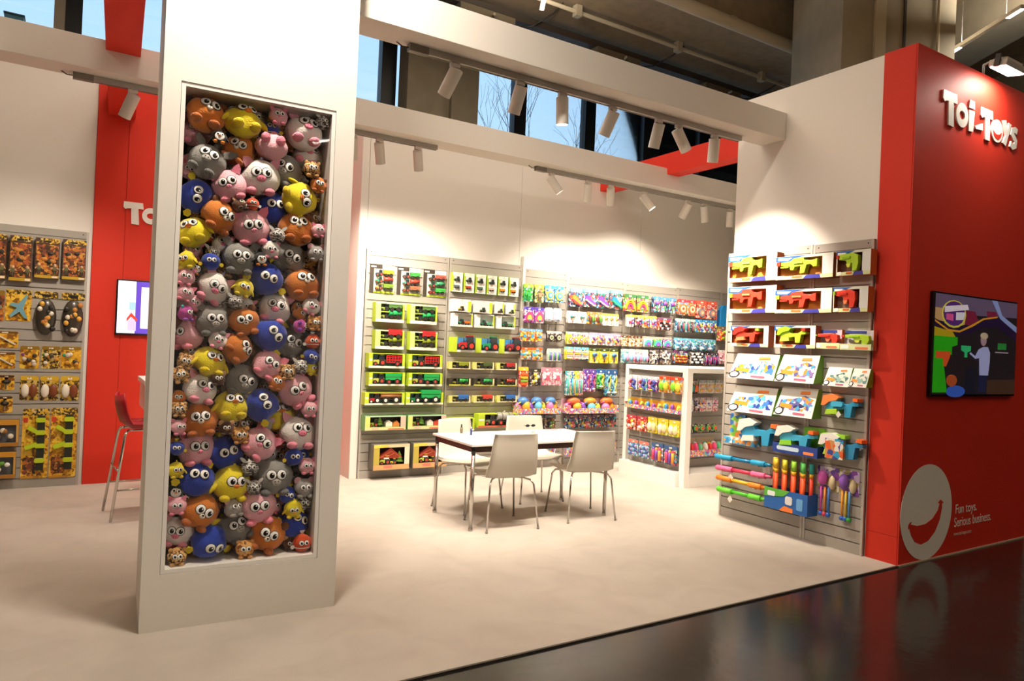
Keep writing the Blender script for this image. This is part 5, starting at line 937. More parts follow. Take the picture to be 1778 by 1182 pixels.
cards(PG2, wb % 'one', 1, 1199, 1215, 661, 684, 661, 684, 'teal and orange paint', 'dark', '#a89a8a', 'eggs', ['#2fa0a0', '#f0703a', '#e8e0d0']); cards(PG2, wb % 'one', 3, 1216, 1258, 660, 683, 660, 683, 'silver bauble', 'white', '#a8b0b4', 'balls', ['#f0c84a', '#f0b0a0', '#f4e8c0'])
cards(PG2, wb % 'two', 5, 1196, 1250, 691, 715, 690, 714, 'lilac charm', ['iris', 'dark', 'candy', 'white', 'pink'], '#b8a8b8', 'bunch', ['#7a6ab0', '#e8a08a', '#f0f0f4'])
cards(PG2, wb % 'three', 5, 1193, 1248, 737, 752, 736, 750, 'dark coloured dot', 'dark', None, 'disc', ['#4ac04a', '#f0704a', '#e0485a'], z0=.2, deep=1)
row(PG2, 2, 1191, 1256, 760, 793, 758, 790, .16, 'toy_tray', 'candy coloured counter tray low on the gondola front', 'toy tray', GT, lambda o, w, h, d, i: toy_tray(o, w, h, d, i+5, '#c9b8a0', ('#f0508a', '#e8e4e0', '#6ac08a', '#e0302f', '#f0b83a'), 8), fill=.97)
# ------------------------------------------------------------ blaster wall
GR = 'blasters and water toys on the cabin slatwall'
GUNS = {
 'rifle': [(0, [(0, .55), (0, .72), (.3, .76), (.34, .9), (.62, .92), (.66, .78), (.86, .74), (1, .8), (1, .42), (.9, .4), (.82, .55), (.72, .52), (.66, .12), (.54, .1), (.55, .48), (.4, .46), (.36, .3), (.27, .3), (.26, .48)]), (1, [(.02, .5), (.24, .5), (.24, .42), (.02, .42)]), (2, [(.36, .62), (.62, .62), (.62, .7), (.36, .7)]), (3, [(-.1, .55), (0, .55), (0, .75), (-.1, .73)])],
 'pistol': [(0, [(0, .6), (.02, .85), (.7, .9), (.95, .78), (.98, .4), (.9, .05), (.68, .02), (.68, .42), (.4, .4), (.36, .55)]), (1, [(.2, .62), (.6, .64), (.6, .74), (.2, .72)]), (3, [(-.1, .66), (0, .66), (0, .82), (-.1, .82)]), (2, [(.42, .38), (.64, .4), (.6, .22), (.48, .2)])],
 'tank': [(0, [(.1, .4), (.14, .62), (.3, .74), (.42, .74), (.46, .62), (.72, .62), (.86, .75), (1, .7), (1, .58), (.84, .55), (.8, .12), (.64, .1), (.62, .42), (.4, .36), (.2, .3)]), (1, [(0, .5), (.06, .9), (.3, .98), (.5, .86), (.42, .74), (.22, .66), (.1, .5)]), (2, [(.12, .16), (.16, .36), (.44, .42), (.46, .22)]), (3, [(.86, .76), (1, .74), (1, .86), (.88, .88)])]}
def gun(parent, name, kind, x, y, z, L, H, cols, th=.04):
    g = None
    for mi, pts in GUNS[kind]:
        m = MB().poly([(p[0]*L, p[1]*H) for p in pts], -th*(1 if mi == 0 else 1.25), 0 if mi == 0 else th*.1)
        if g is None: g = m.build(name, col(cols[mi], .35), parent, loc=(x, y, z), bevel=.003)
        else: m.build(('', 'grip_panel', 'accent', 'muzzle')[mi], col(cols[mi], .35), g)
    return g
BOXW = '#eceee6'
def blaster_box(o, w, h, d, i, gcols, kind, sidec='#b5612a', inner='#f09a3a', wide=.0, gh=.6):
    """window box, printed strip beside the window, orange end panel toward the aisle"""
    carton(o, w, h, d, '#f0ead8', inner, '#eef0ee', .03, wide or .2, .15, .1, sidehex=sidec, base='#dfe8b0', tophex='#e9ecdc')
    MB().poly([(-w/2, h*.99), (-w/2, h*.78), (-w*.28, h*.74), (-w*.14, h*.9), (w*.04, h*.99)], -d-.005, -d-.002).build('blue_badge', col('#2a5fae', .35), o)
    MB().poly([(-w*.46, h*.94), (-w*.46, h*.84), (-w*.28, h*.81), (-w*.2, h*.92)], -d-.006, -d-.005).build('printed_mark', col('#f4f6f6', .35), o)
    MB().rbox(-w*.47, -w*.33, -d-.005, -d-.002, h*.02, h*.16, .008).build('printed_mark', col('#f6f6f0', .35), o); MB().rbox(-w*.2, -w*.02, -d-.005, -d-.002, h*.05, h*.13, .006).build('printed_mark', col('#e0703a', .35), o)
    MB().poly([(0, h*.0), (w*.05, h*.14), (w*.28, h*.16), (w*.3, h*.0)], -d-.005, -d-.002).build('printed_mark', col('#3f3f9a', .35), o)
    g0 = -w*.47+w*.07; gun(o, 'toy_blaster', kind, g0, -d*.6, h*.14, w*(.9-(wide or .2))-w*.08, h*gh/.72, gcols, .05)
GC = lambda a, b, c, t: [a, b, c, t]
LG = GC('#b8e03a', '#9ac82a', '#e8f05a', '#d83a2a'); RG = GC('#e0422f', '#c8342a', '#f08a5a', '#9ad03a'); 
s7 = (4.2226, 1230, 420)
one(PR1, (148, 500), (90, 288), *s7, .1, 'blaster_box', 'window box with lime blaster and red muzzle, top corner of the cabin wall', 'toy box', GR, lambda o, w, h, d, i: blaster_box(o, w, h, d, i, LG, 'rifle'))
one(PR1, (497, 915), (95, 268), *s7, .1, 'blaster_box', 'longest window box with lime blaster in the top row', 'toy box', GR, lambda o, w, h, d, i: blaster_box(o, w, h, d, i, LG, 'rifle', '#8a4f2a', wide=.18))
one(PR2, (940, 1190), (60, 242), *s7, .09, 'blaster_box', 'small window box with lime pistol in the top row by the red wall', 'toy box', GR, lambda o, w, h, d, i: blaster_box(o, w, h, d, i, LG, 'pistol', '#b5612a', '#6a3a2a', .24))
one(PR1, (148, 497), (325, 520), *s7, .1, 'blaster_box', 'window box with red blaster and lime muzzle in the second row', 'toy box', GR, lambda o, w, h, d, i: blaster_box(o, w, h, d, i, RG, 'rifle'))
one(PR1, (490, 905), (345, 520), *s7, .1, 'blaster_box', 'longest window box with red blaster in the second row', 'toy box', GR, lambda o, w, h, d, i: blaster_box(o, w, h, d, i, RG, 'rifle', '#8a4f2a', wide=.18))
one(PR2, (915, 1170), (328, 512), *s7, .09, 'blaster_box', 'small window box with red pistol in the second row by the red wall', 'toy box', GR, lambda o, w, h, d, i: blaster_box(o, w, h, d, i, RG, 'pistol', '#b5612a', '#8a6a5a', .24))
one(PR1, (165, 440), (615, 767), *s7, .08, 'blaster_box', 'low window box with red blaster in the third row', 'toy box', GR, lambda o, w, h, d, i: blaster_box(o, w, h, d, i, RG, 'tank', '#a8582a', '#b8642a', .12))
one(PR1, (485, 785), (613, 777), *s7, .08, 'blaster_box', 'low window box with lime blaster in the third row', 'toy box', GR, lambda o, w, h, d, i: blaster_box(o, w, h, d, i, LG, 'tank', '#a8582a', '#b8642a', .12))
def tray_gun(o, w, h, d, i, gc, kind='pistol'):
    MB().poly([(-w/2, 0), (w/2, 0), (w/2, h), (-w*.3, h), (-w/2, h*.3)], -.004, 0).build('back_card', col('#d8d4e4', .4), o)
    MB().box(-w/2, w/2, -d, -.004, 0, .005).box(-w/2, w/2, -d, -d+.004, .005, h*.3).build('tray', col('#dfe8b0', .4), o); MB().poly([(w/2-.004, 0), (w/2, 0), (w/2, h), (w/2-.004, h)], -d*.5, -.004).build('end_panel', col('#c8602a', .4), o)
    MB().box(-w*.46, w*.2, -.008, -.004, h*.84, h*.97).build('blue_badge', col('#3a4a9a', .35), o); MB().rbox(-w*.46, -w*.2, -d-.002, -d, h*.05, h*.25, .008).build('printed_mark', col('#f6f6f0', .35), o); MB().rbox(w*.0, w*.4, -d-.002, -d, h*.04, h*.15, .004).build('printed_mark', col('#e8825a', .35), o)
    gun(o, 'toy_blaster', kind, -w*.36, -d*.4, h*.25, w*.8, h*.6, gc)
one(PR1, (772, 962), (640, 782), *s7, .07, 'blaster_tray', 'small open tray with red pistol beside a lime one', 'toy tray', GR, lambda o, w, h, d, i: tray_gun(o, w, h, d, i, RG)); one(PR2, (965, 1195), (645, 792), *s7, .07, 'blaster_tray', 'small open tray with lime pistol beside a red one', 'toy tray', GR, lambda o, w, h, d, i: tray_gun(o, w, h, d, i, LG))
SEA = prnt('water_battle', ['#3f7ac8', '#e8ecec', '#5ab8d8', '#2a3f9a', '#e8eef0', '#f0902a', '#8fd0e0'], 30)
def slant_box(o, w, h, d, i, pal_=SEA, green='#6a9a2f'):
    """picture box whose face leans back: deep at the foot, shallow at the top"""
    vs = [(-w/2, 0, 0), (w/2, 0, 0), (w/2, -d, 0), (-w/2, -d, 0), (-w/2+w*.08, 0, h), (w/2, 0, h), (w/2, -d*.35, h), (-w/2+w*.08, -d*.35, h)]
    MB().add(vs, [(0, 1, 2, 3), (4, 7, 6, 5), (3, 2, 6, 7), (0, 4, 5, 1), (0, 3, 7, 4), (1, 5, 6, 2)]).build('carton', col('#e9e9e2', .4), o)
    f = lambda u, v, k: (-w/2+w*.08*v+(w-w*.08*v)*u, -d+(d*.65)*v-k, h*v)
    def patch(nm, m, pts, k=.002): q = [f(u, v, k) for u, v in pts]; q2 = [f(u, v, 0.) for u, v in pts]; n = len(q); MB().add(q+q2, [tuple(range(n)), tuple(range(2*n-1, n-1, -1))]+[(a, n+a, n+(a+1) % n, (a+1) % n) for a in range(n)]).build(nm, m, o)
    patch('printed_photo', pal_, [(.06, .22), (.94, .2), (.96, .62), (.7, .74), (.4, .6), (.08, .56)]); patch('orange_badge', col('#f0922f', .35), [(.1, .3), (.42, .26), (.42, .4), (.1, .44)], .004)
    patch('round_badge', col('#22262e', .35), [(.12+.12*math.cos(t*PI/8), .16+.14*math.sin(t*PI/8)) for t in range(16)], .004); patch('round_badge', col('#e6e8ea', .35), [(.12+.09*math.cos(t*PI/8), .16+.1*math.sin(t*PI/8)) for t in range(16)], .006); patch('printed_mark', col('#f08a3a', .35), [(.55, .78), (.82, .8), (.8, .9), (.56, .88)], .004); patch('printed_mark', col('#b8607a', .35), [(.5, .08), (.8, .07), (.8, .14), (.5, .15)], .004)
    MB().add([(w/2, 0, 0), (w/2, -d, 0), (w/2, -d*.35, h), (w/2, 0, h), (w/2+.003, 0, 0), (w/2+.003, -d, 0), (w/2+.003, -d*.35, h), (w/2+.003, 0, h)], [(0, 1, 2, 3), (7, 6, 5, 4), (0, 4, 5, 1), (1, 5, 6, 2), (2, 6, 7, 3), (3, 7, 4, 0)]).build('end_panel', col(green, .4), o)
SEA2 = prnt('water_battle_two', ['#5a5a9a', '#e8ecec', '#3fa0d0', '#2a2f5a', '#e8e6ea', '#f0902a', '#8a70b0'], 30)
for i, (x, y, lab, pl) in enumerate([((145, 478), (820, 1005), 'white water battle box with green end in the fourth row', SEA), ((485, 772), (825, 1030), 'white water battle box with violet picture in the fourth row', SEA2), ((137, 465), (1062, 1255), 'white water battle box with green end in the fifth row', SEA), ((478, 760), (1068, 1280), 'white water battle box with violet picture in the fifth row', SEA2)]):
    one(PR1, x, y, *s7, .13, 'water_battle_box', lab, 'toy box', GR, lambda o, w, h, d, i, pl=pl: slant_box(o, w, h, d, i, pl))
DINO = prnt('dino', ['#d8d8cc', '#8ab0a8', '#5a8a8a', '#e8e6dc', '#3a6a6a', '#e8dcc8'], 34)
one(PR2, (838, 1025), (918, 1058), *s7, .09, 'water_pack', 'pale teal picture pack beside a narrower one', 'toy box', GR, lambda o, w, h, d, i: slant_box(o, w, h, d, i, DINO)); one(PR2, (1027, 1157), (928, 1065), *s7, .09, 'water_pack', 'narrow pale teal picture pack by the red wall', 'toy box', GR, lambda o, w, h, d, i: slant_box(o, w, h, d, i, DINO))
s8 = (3.939, 1230, 680)
def tagcard(o, x, y, z, s=.05): MB().poly([(-s/2, 0), (0, -s*.6), (s/2, 0), (0, s*.6)], -.004, 0).build('swing_tag', col('#e6e2d8', .4), o, loc=(x, y, z))
def wg1(o, w, h, d, i): g = gun(o, 'water_blaster', 'tank', -w/2, -.02, 0, w, h, GC('#2f9ac8', '#f08a4a', '#a8d83a', '#f0702f'), .06); MB().rbox(w*.3, w*.62, -.085, -.06, h*.5, h*.7, .01).build('accent', col('#4ab8e0', .35), g); tagcard(o, w*.0, -.09, h*.2); MB().box(-.02, .02, -.02, 0, h*.45, h*.6).build('mount', HOOKM, o)
one(PR2, (780, 1030), (15, 190), *s8, .07, 'water_gun', 'blue, orange and lime water gun with a swing tag', 'water gun', GR, wg1)
def wg2(o, w, h, d, i):
    MB().rbox(-w/2, -w*.2, -.02, 0, 0, h*.98, .01).build('back_card', prnt('pool', ['#3f9ad8', '#8ad04a', '#f09a4a', '#e8eef0', '#2f6ab0'], 26), o)
    MB().box(-w/2, w*.1, -d, -.0, 0, h*.2).build('tray', prnt('pool2', ['#2f8fd0', '#e8f0f0', '#f0a04a', '#5ab8e0'], 30), o)
    gun(o, 'water_blaster', 'tank', -w*.22, -.05, h*.0, w*.72, h*.95, GC('#2f9ac8', '#eceae2', '#eceae2', '#f0702f'), .06)
one(PR1, (108, 472), (165, 375), *s8, .1, 'water_gun', 'large white and blue water gun with a pool picture card', 'water gun', GR, wg2)
def wg3(o, w, h, d, i):
    MB().box(-w/2, w/2, -d, 0, 0, .005).box(-w/2, w/2, -d, -d+.004, .005, h*.34).box(w/2-.004, w/2, -d+.004, 0, .005, h*.4).box(-w/2, -w/2+.004, -d+.004, 0, .005, h*.34).build('tray', col('#22408f', .4), o); MB().rbox(w*.2, w*.42, -d-.002, -d, h*.06, h*.16, .004).build('printed_mark', col('#f0905a', .4), o); MB().rbox(-w*.4, w*.1, -d-.002, -d, h*.1, h*.24, .01).build('printed_mark', col('#c8e0f0', .4), o)
    gun(o, 'water_blaster', 'tank', -w*.46, -d*.4, h*.12, w*.86, h*.88, GC('#3fa8d0', '#eceae2', '#8ad03a', '#f0702f'), .06); MB().rbox(w*.02, w*.48, -.01, 0, h*.3, h*.98, .01).build('back_card', col('#7ac03a', .4), o)
one(PR1, (440, 748), (232, 432), *s8, .12, 'water_gun', 'white, lime and blue water gun in a dark blue tray', 'water gun', GR, wg3)
def wg4(o, w, h, d, i): gun(o, 'water_blaster', 'tank', -w/2, -.02, 0, w, h, GC('#2f8fc0', '#f0eee8', '#a8d83a', '#f0702f'), .06); MB().box(-w*.3, w*.12, -.11, -.085, h*.06, h*.78).build('card_sleeve', prnt('sleeve', ['#3a4a9a', '#c8905a', '#e8e4da', '#2f9ac8', '#e0602a'], 24), o); MB().box(-w*.44, w*.1, -.08, -.0, h*.8, h*.94).build('lime_barrel', col('#9ad83a', .4), o)
one(PR2, (750, 1050), (285, 475), *s8, .09, 'water_gun', 'blue and lime water gun in a printed card sleeve', 'water gun', GR, wg4)
# long pump shooters on hooks
for i, (a, b_, c, c2, nm) in enumerate([((58, 440), (430, 505), '#1f9ac8', '#1578a8', 'blue'), ((62, 515), (430, 585), '#f06a9a', '#e03a5a', 'pink'), ((65, 582), (400, 662), '#f0882a', '#f0b02a', 'orange'), ((68, 662), (395, 740), '#6ad03a', '#4ab82a', 'green')]):
    pa = PR1.uz(1230+a[0]/3.939, 680+a[1]/3.939, .12); pb = PR1.uz(1230+b_[0]/3.939, 680+b_[1]/3.939, .12)
    o = place(PR1, 'pump_shooter', 'long %s foam pump water shooter hung sideways' % nm, 'water shooter', GR, pa[0], pa[1])
    L_ = pb[0]-pa[0]; dz = pb[1]-pa[1]; f = lambda t: (L_*t, -.12, dz*t)
    MB().cyl(f(0), f(.3), .026, n=14).cyl(f(0), (L_*.0-.012, -.12, 0), .026, .02, 14).build('foam_grip', col(c, .6), o); MB().cyl(f(.3), f(.66), .017, n=12).build('pump_tube', col(c2, .3), o); MB().cyl(f(.66), f(.9), .026, n=14).build('foam_grip', col(c, .6), o); MB().cyl(f(.9), f(1.), .018, .012, n=12).build('nozzle', col(hexmix(c, .8), .4), o)
    for t in (.12, .78): MB().tube([(L_*t, 0, dz*t-.03), (L_*t, -.12, dz*t-.03), (L_*t, -.15, dz*t-.015)], .004, 6).build('peg_hook', HOOKM, o)
    if i in (1, 3): tagcard(o, L_*.28, -.13, dz*.28-.07, .06)
u, z, w, h = drawn(PR1, (385, 682), (480, 822), *s8, .14)
rk = place(PR1, 'shooter_display_box', 'blue counter box holding upright orange water shooters', 'display box', GR, u, z)
hb = h*.42; MB().box(-w/2, w/2, -.14, 0, 0, .005).box(-w/2, w/2, -.14, -.135, .005, hb).box(-w/2, w/2, -.005, 0, .005, hb).box(-w/2, -w/2+.005, -.135, -.005, .005, hb).box(w/2-.005, w/2, -.135, -.005, .005, hb).build('carton', col('#1a5fae', .4), rk)
MB().poly([(-w/2, hb), (w*.1, hb), (-w*.05, hb*.7), (-w/2, hb*.55)], -.143, -.14).build('printed_mark', col('#5ab03a', .4), rk); MB().rbox(-w*.42, -w*.24, -.146, -.143, hb*.62, hb*.85, .008).build('printed_mark', col('#e8eef0', .4), rk); MB().rbox(w*.0, w*.16, -.144, -.14, hb*.35, hb*.75, .012).build('printed_mark', col('#e6e4e4', .4), rk); MB().poly([(-w*.14, 0), (w*.18, 0), (w*.18, hb*.2), (-w*.02, hb*.26)], -.143, -.14).build('printed_mark', col('#f0803a', .4), rk); MB().rbox(w*.26, w*.4, -.144, -.14, hb*.2, hb*.75, .008).build('printed_mark', col('#6aa8e0', .4), rk)
for i in range(9):
    x = -w*.42+w*.84*i/8; c = ('#e8452a', '#f0602a')[i % 2]
    o = place(PR1, 'tube_shooter', 'slim orange water shooter with %s head standing in the blue box' % ('amber', 'yellow', 'lime', 'green', 'teal')[i*5//9], 'water shooter', 'orange water shooters in the blue box', u+x, z+.008, 0)
    yy = -.05-.045*(i % 2); MB().cyl((0, yy, 0), (0, yy, h*.72), .017, n=12).build('barrel', col(c, .4), o); MB().cyl((0, yy, h*.72), (0, yy, h*.8), .02, n=12).build('collar', col('#f0b82a', .4), o); MB().cyl((0, yy, h*.8), (0, yy, h*1.0), .021, .019, 12).build('foam_head', col(('#f0c83a', '#e8d83a', '#9ad03a', '#5ac05a', '#2fa8a0')[i*5//9], .6), o)
def mallets(o, w, h, d, i):
    MB().rbox(-w/2, w/2, -.006, 0, h*.52, h, .008).build('card', prnt('mallet', ['#8a4ab0', '#5a3f9a', '#c8b8e0', '#e8e4da', '#a89a5a'], 22), o)
    for k, c in enumerate((('#c94aae', '#e8882a', '#3a7ad0') if i == 0 else ('#f0a02a', '#e8c02a', '#4a90d0'))):
        x = (-.28+.22*k)*w*.8; MB().cyl((x, -.03, h*.06), (x, -.03, h*.6), .009, n=8).build('stick', col(c, .4), o); MB().sph((x, -.03, h*.05), .02, 0, 10, 8).build('ball_end', col(('#2a5fc0', '#c83a4a', '#2a5fc0') [k] if i == 0 else ('#2a5fc0', '#2a70d0', '#2f9a3a')[k], .4), o)
    MB().sph((-w*.18, -.03, h*.78), (w*.22, .035, h*.15), 0, 12, 8).build('toy_glove', col(('#d05ab8', '#8a5ac0')[i], .4), o); MB().sph((w*.24, -.02, h*.7), (w*.16, .025, h*.14), 0, 12, 8).build('toy_glove', col('#d8c8a0', .4), o)
one(PR2, (722, 868), (515, 858), *s8, .05, 'mallet_pack', 'purple pack of ball ended sticks next to the blue shooter box', 'toy pack', GR, mallets, 0, hook=True); one(PR2, (868, 1008), (540, 893), *s8, .05, 'mallet_pack', 'purple pack of ball ended sticks next to the red wall', 'toy pack', GR, mallets, 1, hook=True)
# ------------------------------------------------------------ table, chairs, stool
tx0, tx1, ty0, ty1, tz = 2.885, 4.40, 5.185, 5.95, .74
tb = thing('meeting_table', 'white topped table with dark brown frame and chrome legs', 'table', ((tx0+tx1)/2, (ty0+ty1)/2, 0))
W_, D_ = tx1-tx0, ty1-ty0
MB().box(-W_/2, W_/2, -D_/2, D_/2, tz-.02, tz).build('table_top', col('#f4f1ec', .22, name='table_laminate'), tb, bevel=.003)
FB = col('#3b211a', .4, name='brown_frame')
for s in (-1, 1):
    MB().box(-W_/2+.04, W_/2-.04, s*(D_/2-.035)-.012, s*(D_/2-.035)+.012, tz-.07, tz-.021).build('frame_rail', FB, tb); MB().box(s*(W_/2-.035)-.012, s*(W_/2-.035)+.012, -D_/2+.04, D_/2-.04, tz-.07, tz-.021).build('frame_rail', FB, tb)
    for t in (-1, 1):
        x, y = s*(W_/2-.035), t*(D_/2-.035)
        l = MB().cyl((x, y, .012), (x, y, tz-.075), .0165, n=16).build('leg', CHROME, tb); MB().cyl((x, y, tz-.085), (x, y, tz-.021), .02, n=16).build('leg_joint', BLACK, l); MB().cyl((x, y, .008), (x, y, .03), .019, n=14).build('foot', CHROME, l)
CH = col('#e9e3d6', .35, name='chair_plastic')
def chair_shell():
    """one-piece shell: profile swept across the width, seat front at -y, back rising at +y... chair faces -y"""
    prof = [(-.215, .435), (-.2, .452), (-.12, .447), (0, .438), (.1, .436), (.165, .448), (.2, .49), (.222, .56), (.238, .65), (.25, .75), (.258, .82), (.262, .83)]
    hw = [.215, .235, .245, .25, .25, .246, .24, .232, .223, .214, .206, .2]; N = 11; v = []; f = []
    for k, (th, off) in enumerate(((0, 0), (1, .008))):
        for (y, z), w_ in zip(prof, hw):
            for j in range(N):
                s = -1+2*j/(N-1); up = .022*(abs(s)**3) if z < .5 else 0; fwd = -.03*(s*s) if z > .47 else 0
                v.append((s*w_, y+fwd+(off if z > .48 else 0), z+up-(off if z <= .48 else 0)))
    n = len(prof)
    for k in range(2):
        for i in range(n-1):
            for j in range(N-1):
                a = k*n*N+i*N+j; q = (a, a+1, a+N+1, a+N); f.append(q if k == 0 else q[::-1])
    B = n*N
    for i in range(n-1):
        for j in (0, N-1): a = i*N+j; f.append((a, a+N, B+a+N, B+a))
    for j in range(N-1):
        for i in (0, n-1): a = i*N+j; f.append((a, a+1, B+a+1, B+a))
    return MB().add(v, f, 0, True)
_shell = chair_shell().mesh('shell', CH)
def chair(x, y, rot, label):
    o = thing('shell_chair', label, 'chair', (x, y, .008), (0, 0, rot), 'white shell chairs around the table')
    link('shell', _shell, o)
    for s in (-1, 1):
        for t, fy in ((-1, -.23), (1, .235)):
            pts = [(s*.1, t*.05, .425), (s*.15, t*.1, .424), (s*.19, t*.165, .415), (s*.21, t*.19, .38), (s*.245, fy, 0.012)]
            l = shared(('cleg', s, t), lambda b: b.tube(pts, .0085, 10), 'leg', CHROME); l = link('leg', l, o)
            link('foot_cap', shared('ccap', lambda b: b.cyl((0, 0, 0), (0, 0, .02), .011, n=10), 'foot_cap', col('#8f8a82', .5)), l, (s*.246, fy*1.003, 0))
    link('seat_brace', shared('cbrace', lambda b: b.tube([(-.12, 0, .424), (.12, 0, .424)], .009, 8).box(-.12, .12, -.06, .06, .424, .43), 'seat_brace', CHROME), o)
chair(3.27, 5.305, PI-math.radians(5), 'white shell chair with its back to the aisle near the screen-side table leg'); chair(4.13, 5.29, PI-math.radians(9), 'white shell chair with its back to the aisle at the gondola end of the table')
chair(3.3, 5.98, math.radians(14), 'white shell chair on the tractor wall side of the table'); chair(4.12, 6.1, math.radians(-6), 'white shell chair on the wall side of the table toward the gondola')
for o in bpy.data.objects:
    if o.name == 'shell_chair': o['label'] = 'white shell chair with its back to the aisle, nearer the plush tower'
# things on the table
tt = lambda px, py: at(px, py, 2, tz)
p = tt(801, 752); o = thing('pen_holder', 'small dark bottle standing on the table', 'bottle', (p.x, p.y, tz)); MB().cyl((0, 0, 0), (0, 0, .055), .014, n=12).build('bottle_body', col('#6a6048', .3), o); MB().cyl((0, 0, .055), (0, 0, .085), .007, n=10).build('cap', col('#3a2f22', .4), o)
p = tt(818, 755); o = thing('marker_pen', 'blue marker pen standing upright on the table', 'pen', (p.x, p.y, tz)); MB().cyl((0, 0, 0), (0, 0, .06), .011, .009, 12).build('barrel', col('#1c2f6a', .35), o); MB().cyl((0, 0, .06), (0, 0, .075), .006, .004, 10).build('tip', col('#dfe2ea', .35), o)
p = tt(921, 741); o = thing('eyeglasses', 'folded dark spectacles lying on the table', 'glasses', (p.x, p.y, tz))
for s in (-1, 1): MB().sph((s*.035, 0, .014), (.028, .006, .014), 0, 12, 8).build('lens', col('#22262e', .15), o); MB().tube([(s*.062, 0, .016), (s*.05, .05, .01), (-s*.01, .055, .008)], .002, 6).build('temple', BLACK, o)
MB().tube([(-.01, 0, .016), (.01, 0, .016)], .0025, 6).build('bridge', BLACK, o)
p = tt(926, 752); o = thing('wristwatch', 'small white gadget lying on the table', 'gadget', (p.x, p.y, tz)); MB().cyl((0, 0, 0), (0, 0, .012), .018, n=14).build('case', col('#c9c6c0', .3, .5), o); MB().cyl((0, 0, .012), (0, 0, .014), .014, n=14).build('dial', col('#3a3a3e', .2), o)
p = tt(1010, 742); o = thing('toy_leaflet', 'colourful leaflet lying on the far edge of the table', 'leaflet', (4.25, 5.9, tz), (0, 0, .1)); MB().box(-.1, .1, -.03, .03, 0, .003).build('sheet', P['candy'], o)
# bar stools and bar table in the red corner
SR = col('#a81420', .35, name='red_stool_shell')
def stool(x, y, rot, label):
    o = thing('bar_stool', label, 'bar stool', (x, y, .008), (0, 0, rot), 'red bar stools')
    prof = [(-.19, .775), (-.17, .762), (0, .752), (.11, .757), (.17, .8), (.195, .87), (.21, .95), (.218, 1.02)]; hw = [.19, .2, .205, .205, .2, .19, .175, .15]; N = 9; v = []; f = []
    for off in (0, .012):
        for (yy, z), w_ in zip(prof, hw):
            for j in range(N): s = -1+2*j/(N-1); v.append((s*w_, yy-.045*s*s*(1 if z > .78 else 0)+(off if z > .79 else 0), z+.045*abs(s)**3*(1 if z < .8 else .6)-(off if z <= .79 else 0)))
    n = len(prof); B = n*N
    for k in range(2):
        for i in range(n-1):
            for j in range(N-1): a = k*B+i*N+j; q = (a, a+1, a+N+1, a+N); f.append(q if k == 0 else q[::-1])
    for i in range(n-1):
        for j in (0, N-1): a = i*N+j; f.append((a, a+N, B+a+N, B+a))
    for j in range(N-1):
        for i in (0, n-1): a = i*N+j; f.append((a, a+1, B+a+1, B+a))
    MB().add(v, f, 0, True).build('shell', SR, o)
    for s in (-1, 1):
        MB().tube([(s*.12, -.17, .738), (s*.155, -.18, .73), (s*.17, -.19, .70), (s*.22, -.25, .012)], .011, 8).build('leg', CHROME, o); MB().tube([(s*.12, .13, .738), (s*.155, .15, .73), (s*.17, .165, .70), (s*.22, .25, .012)], .011, 8).build('leg', CHROME, o)
        MB().tube([(s*.12, -.17, .738), (s*.12, .13, .738)], .01, 8).build('seat_rail', CHROME, o); MB().tube([(s*.2, -.228, .26), (s*.2, .225, .26)], .008, 8).build('side_rung', CHROME, o)
    MB().tube([(-.2, -.228, .26), (.2, -.228, .26)], .009, 8).build('foot_rest', CHROME, o); MB().tube([(-.187, .208, .42), (.187, .208, .42)], .008, 8).build('back_rung', CHROME, o)
    return o
stool(.56, 6.78, math.radians(95), 'red plastic bar stool with chrome legs half hidden behind the tower')
stool(1.25, 7.45, math.radians(20), 'red plastic bar stool behind the tower by the red wall')
bt = thing('bar_table', 'white high bar table behind the tower', 'bar table', (1.15, 6.85, .008)); MB().box(-.62, .45, -.35, .35, 1.12, 1.16).build('table_top', WHITE_GLOSS, bt, bevel=.003); MB().box(-.6, -.56, -.33, .33, .9, 1.12).build('apron', WHITE_GLOSS, bt); MB().cyl((0, 0, .02), (0, 0, 1.12), .04, n=16).build('column', CHROME, bt); MB().cyl((0, 0, 0), (0, 0, .02), .28, n=28).build('base_plate', CHROME, bt)
# ------------------------------------------------------------ hall fittings
CT = col('#3a3128', .6, name='tray_dark')
def run(px0, py0, z, x0, x1): return at(px0, py0, 2, z).y
yt = run(1075, 94, 6.35, 0, 0)
ct = thing('cable_tray', 'dark cable tray along the hall ceiling above the beam', 'cable tray', (0, yt, 6.3)); MB().box(-3, 24, -.1, .1, 0, .03).build('tray_floor', CT, ct); MB().box(-3, 24, -.1, -.09, .03, .1).build('tray_side', CT, ct); MB().box(-3, 24, .09, .1, .03, .1).build('tray_side', CT, ct)
for i, (px, py) in enumerate([(850, 22), (1080, 95), (1270, 152)]):
    q = at(px, py, 2, 6.25); o = thing('ceiling_fixture', 'dark ballast box hanging under the cable tray, %s from the tower' % ORD[i+1], 'ceiling fixture', (q.x, yt, 6.18), group='ballast boxes under the cable tray'); MB().box(-.45, .45, -.14, .14, 0, .12).build('case', col('#6a5f4c', .6), o, bevel=.01); MB().tube([(.5, 0, .06), (.75, -.1, .1), (.95, -.35, .25), (.95, -.6, .32)], .012, 6).build('cable', DARK, o); MB().tube([(.1, -.14, .05), (.0, -.3, .0)], .02, 6).build('lever', PIPE, o)
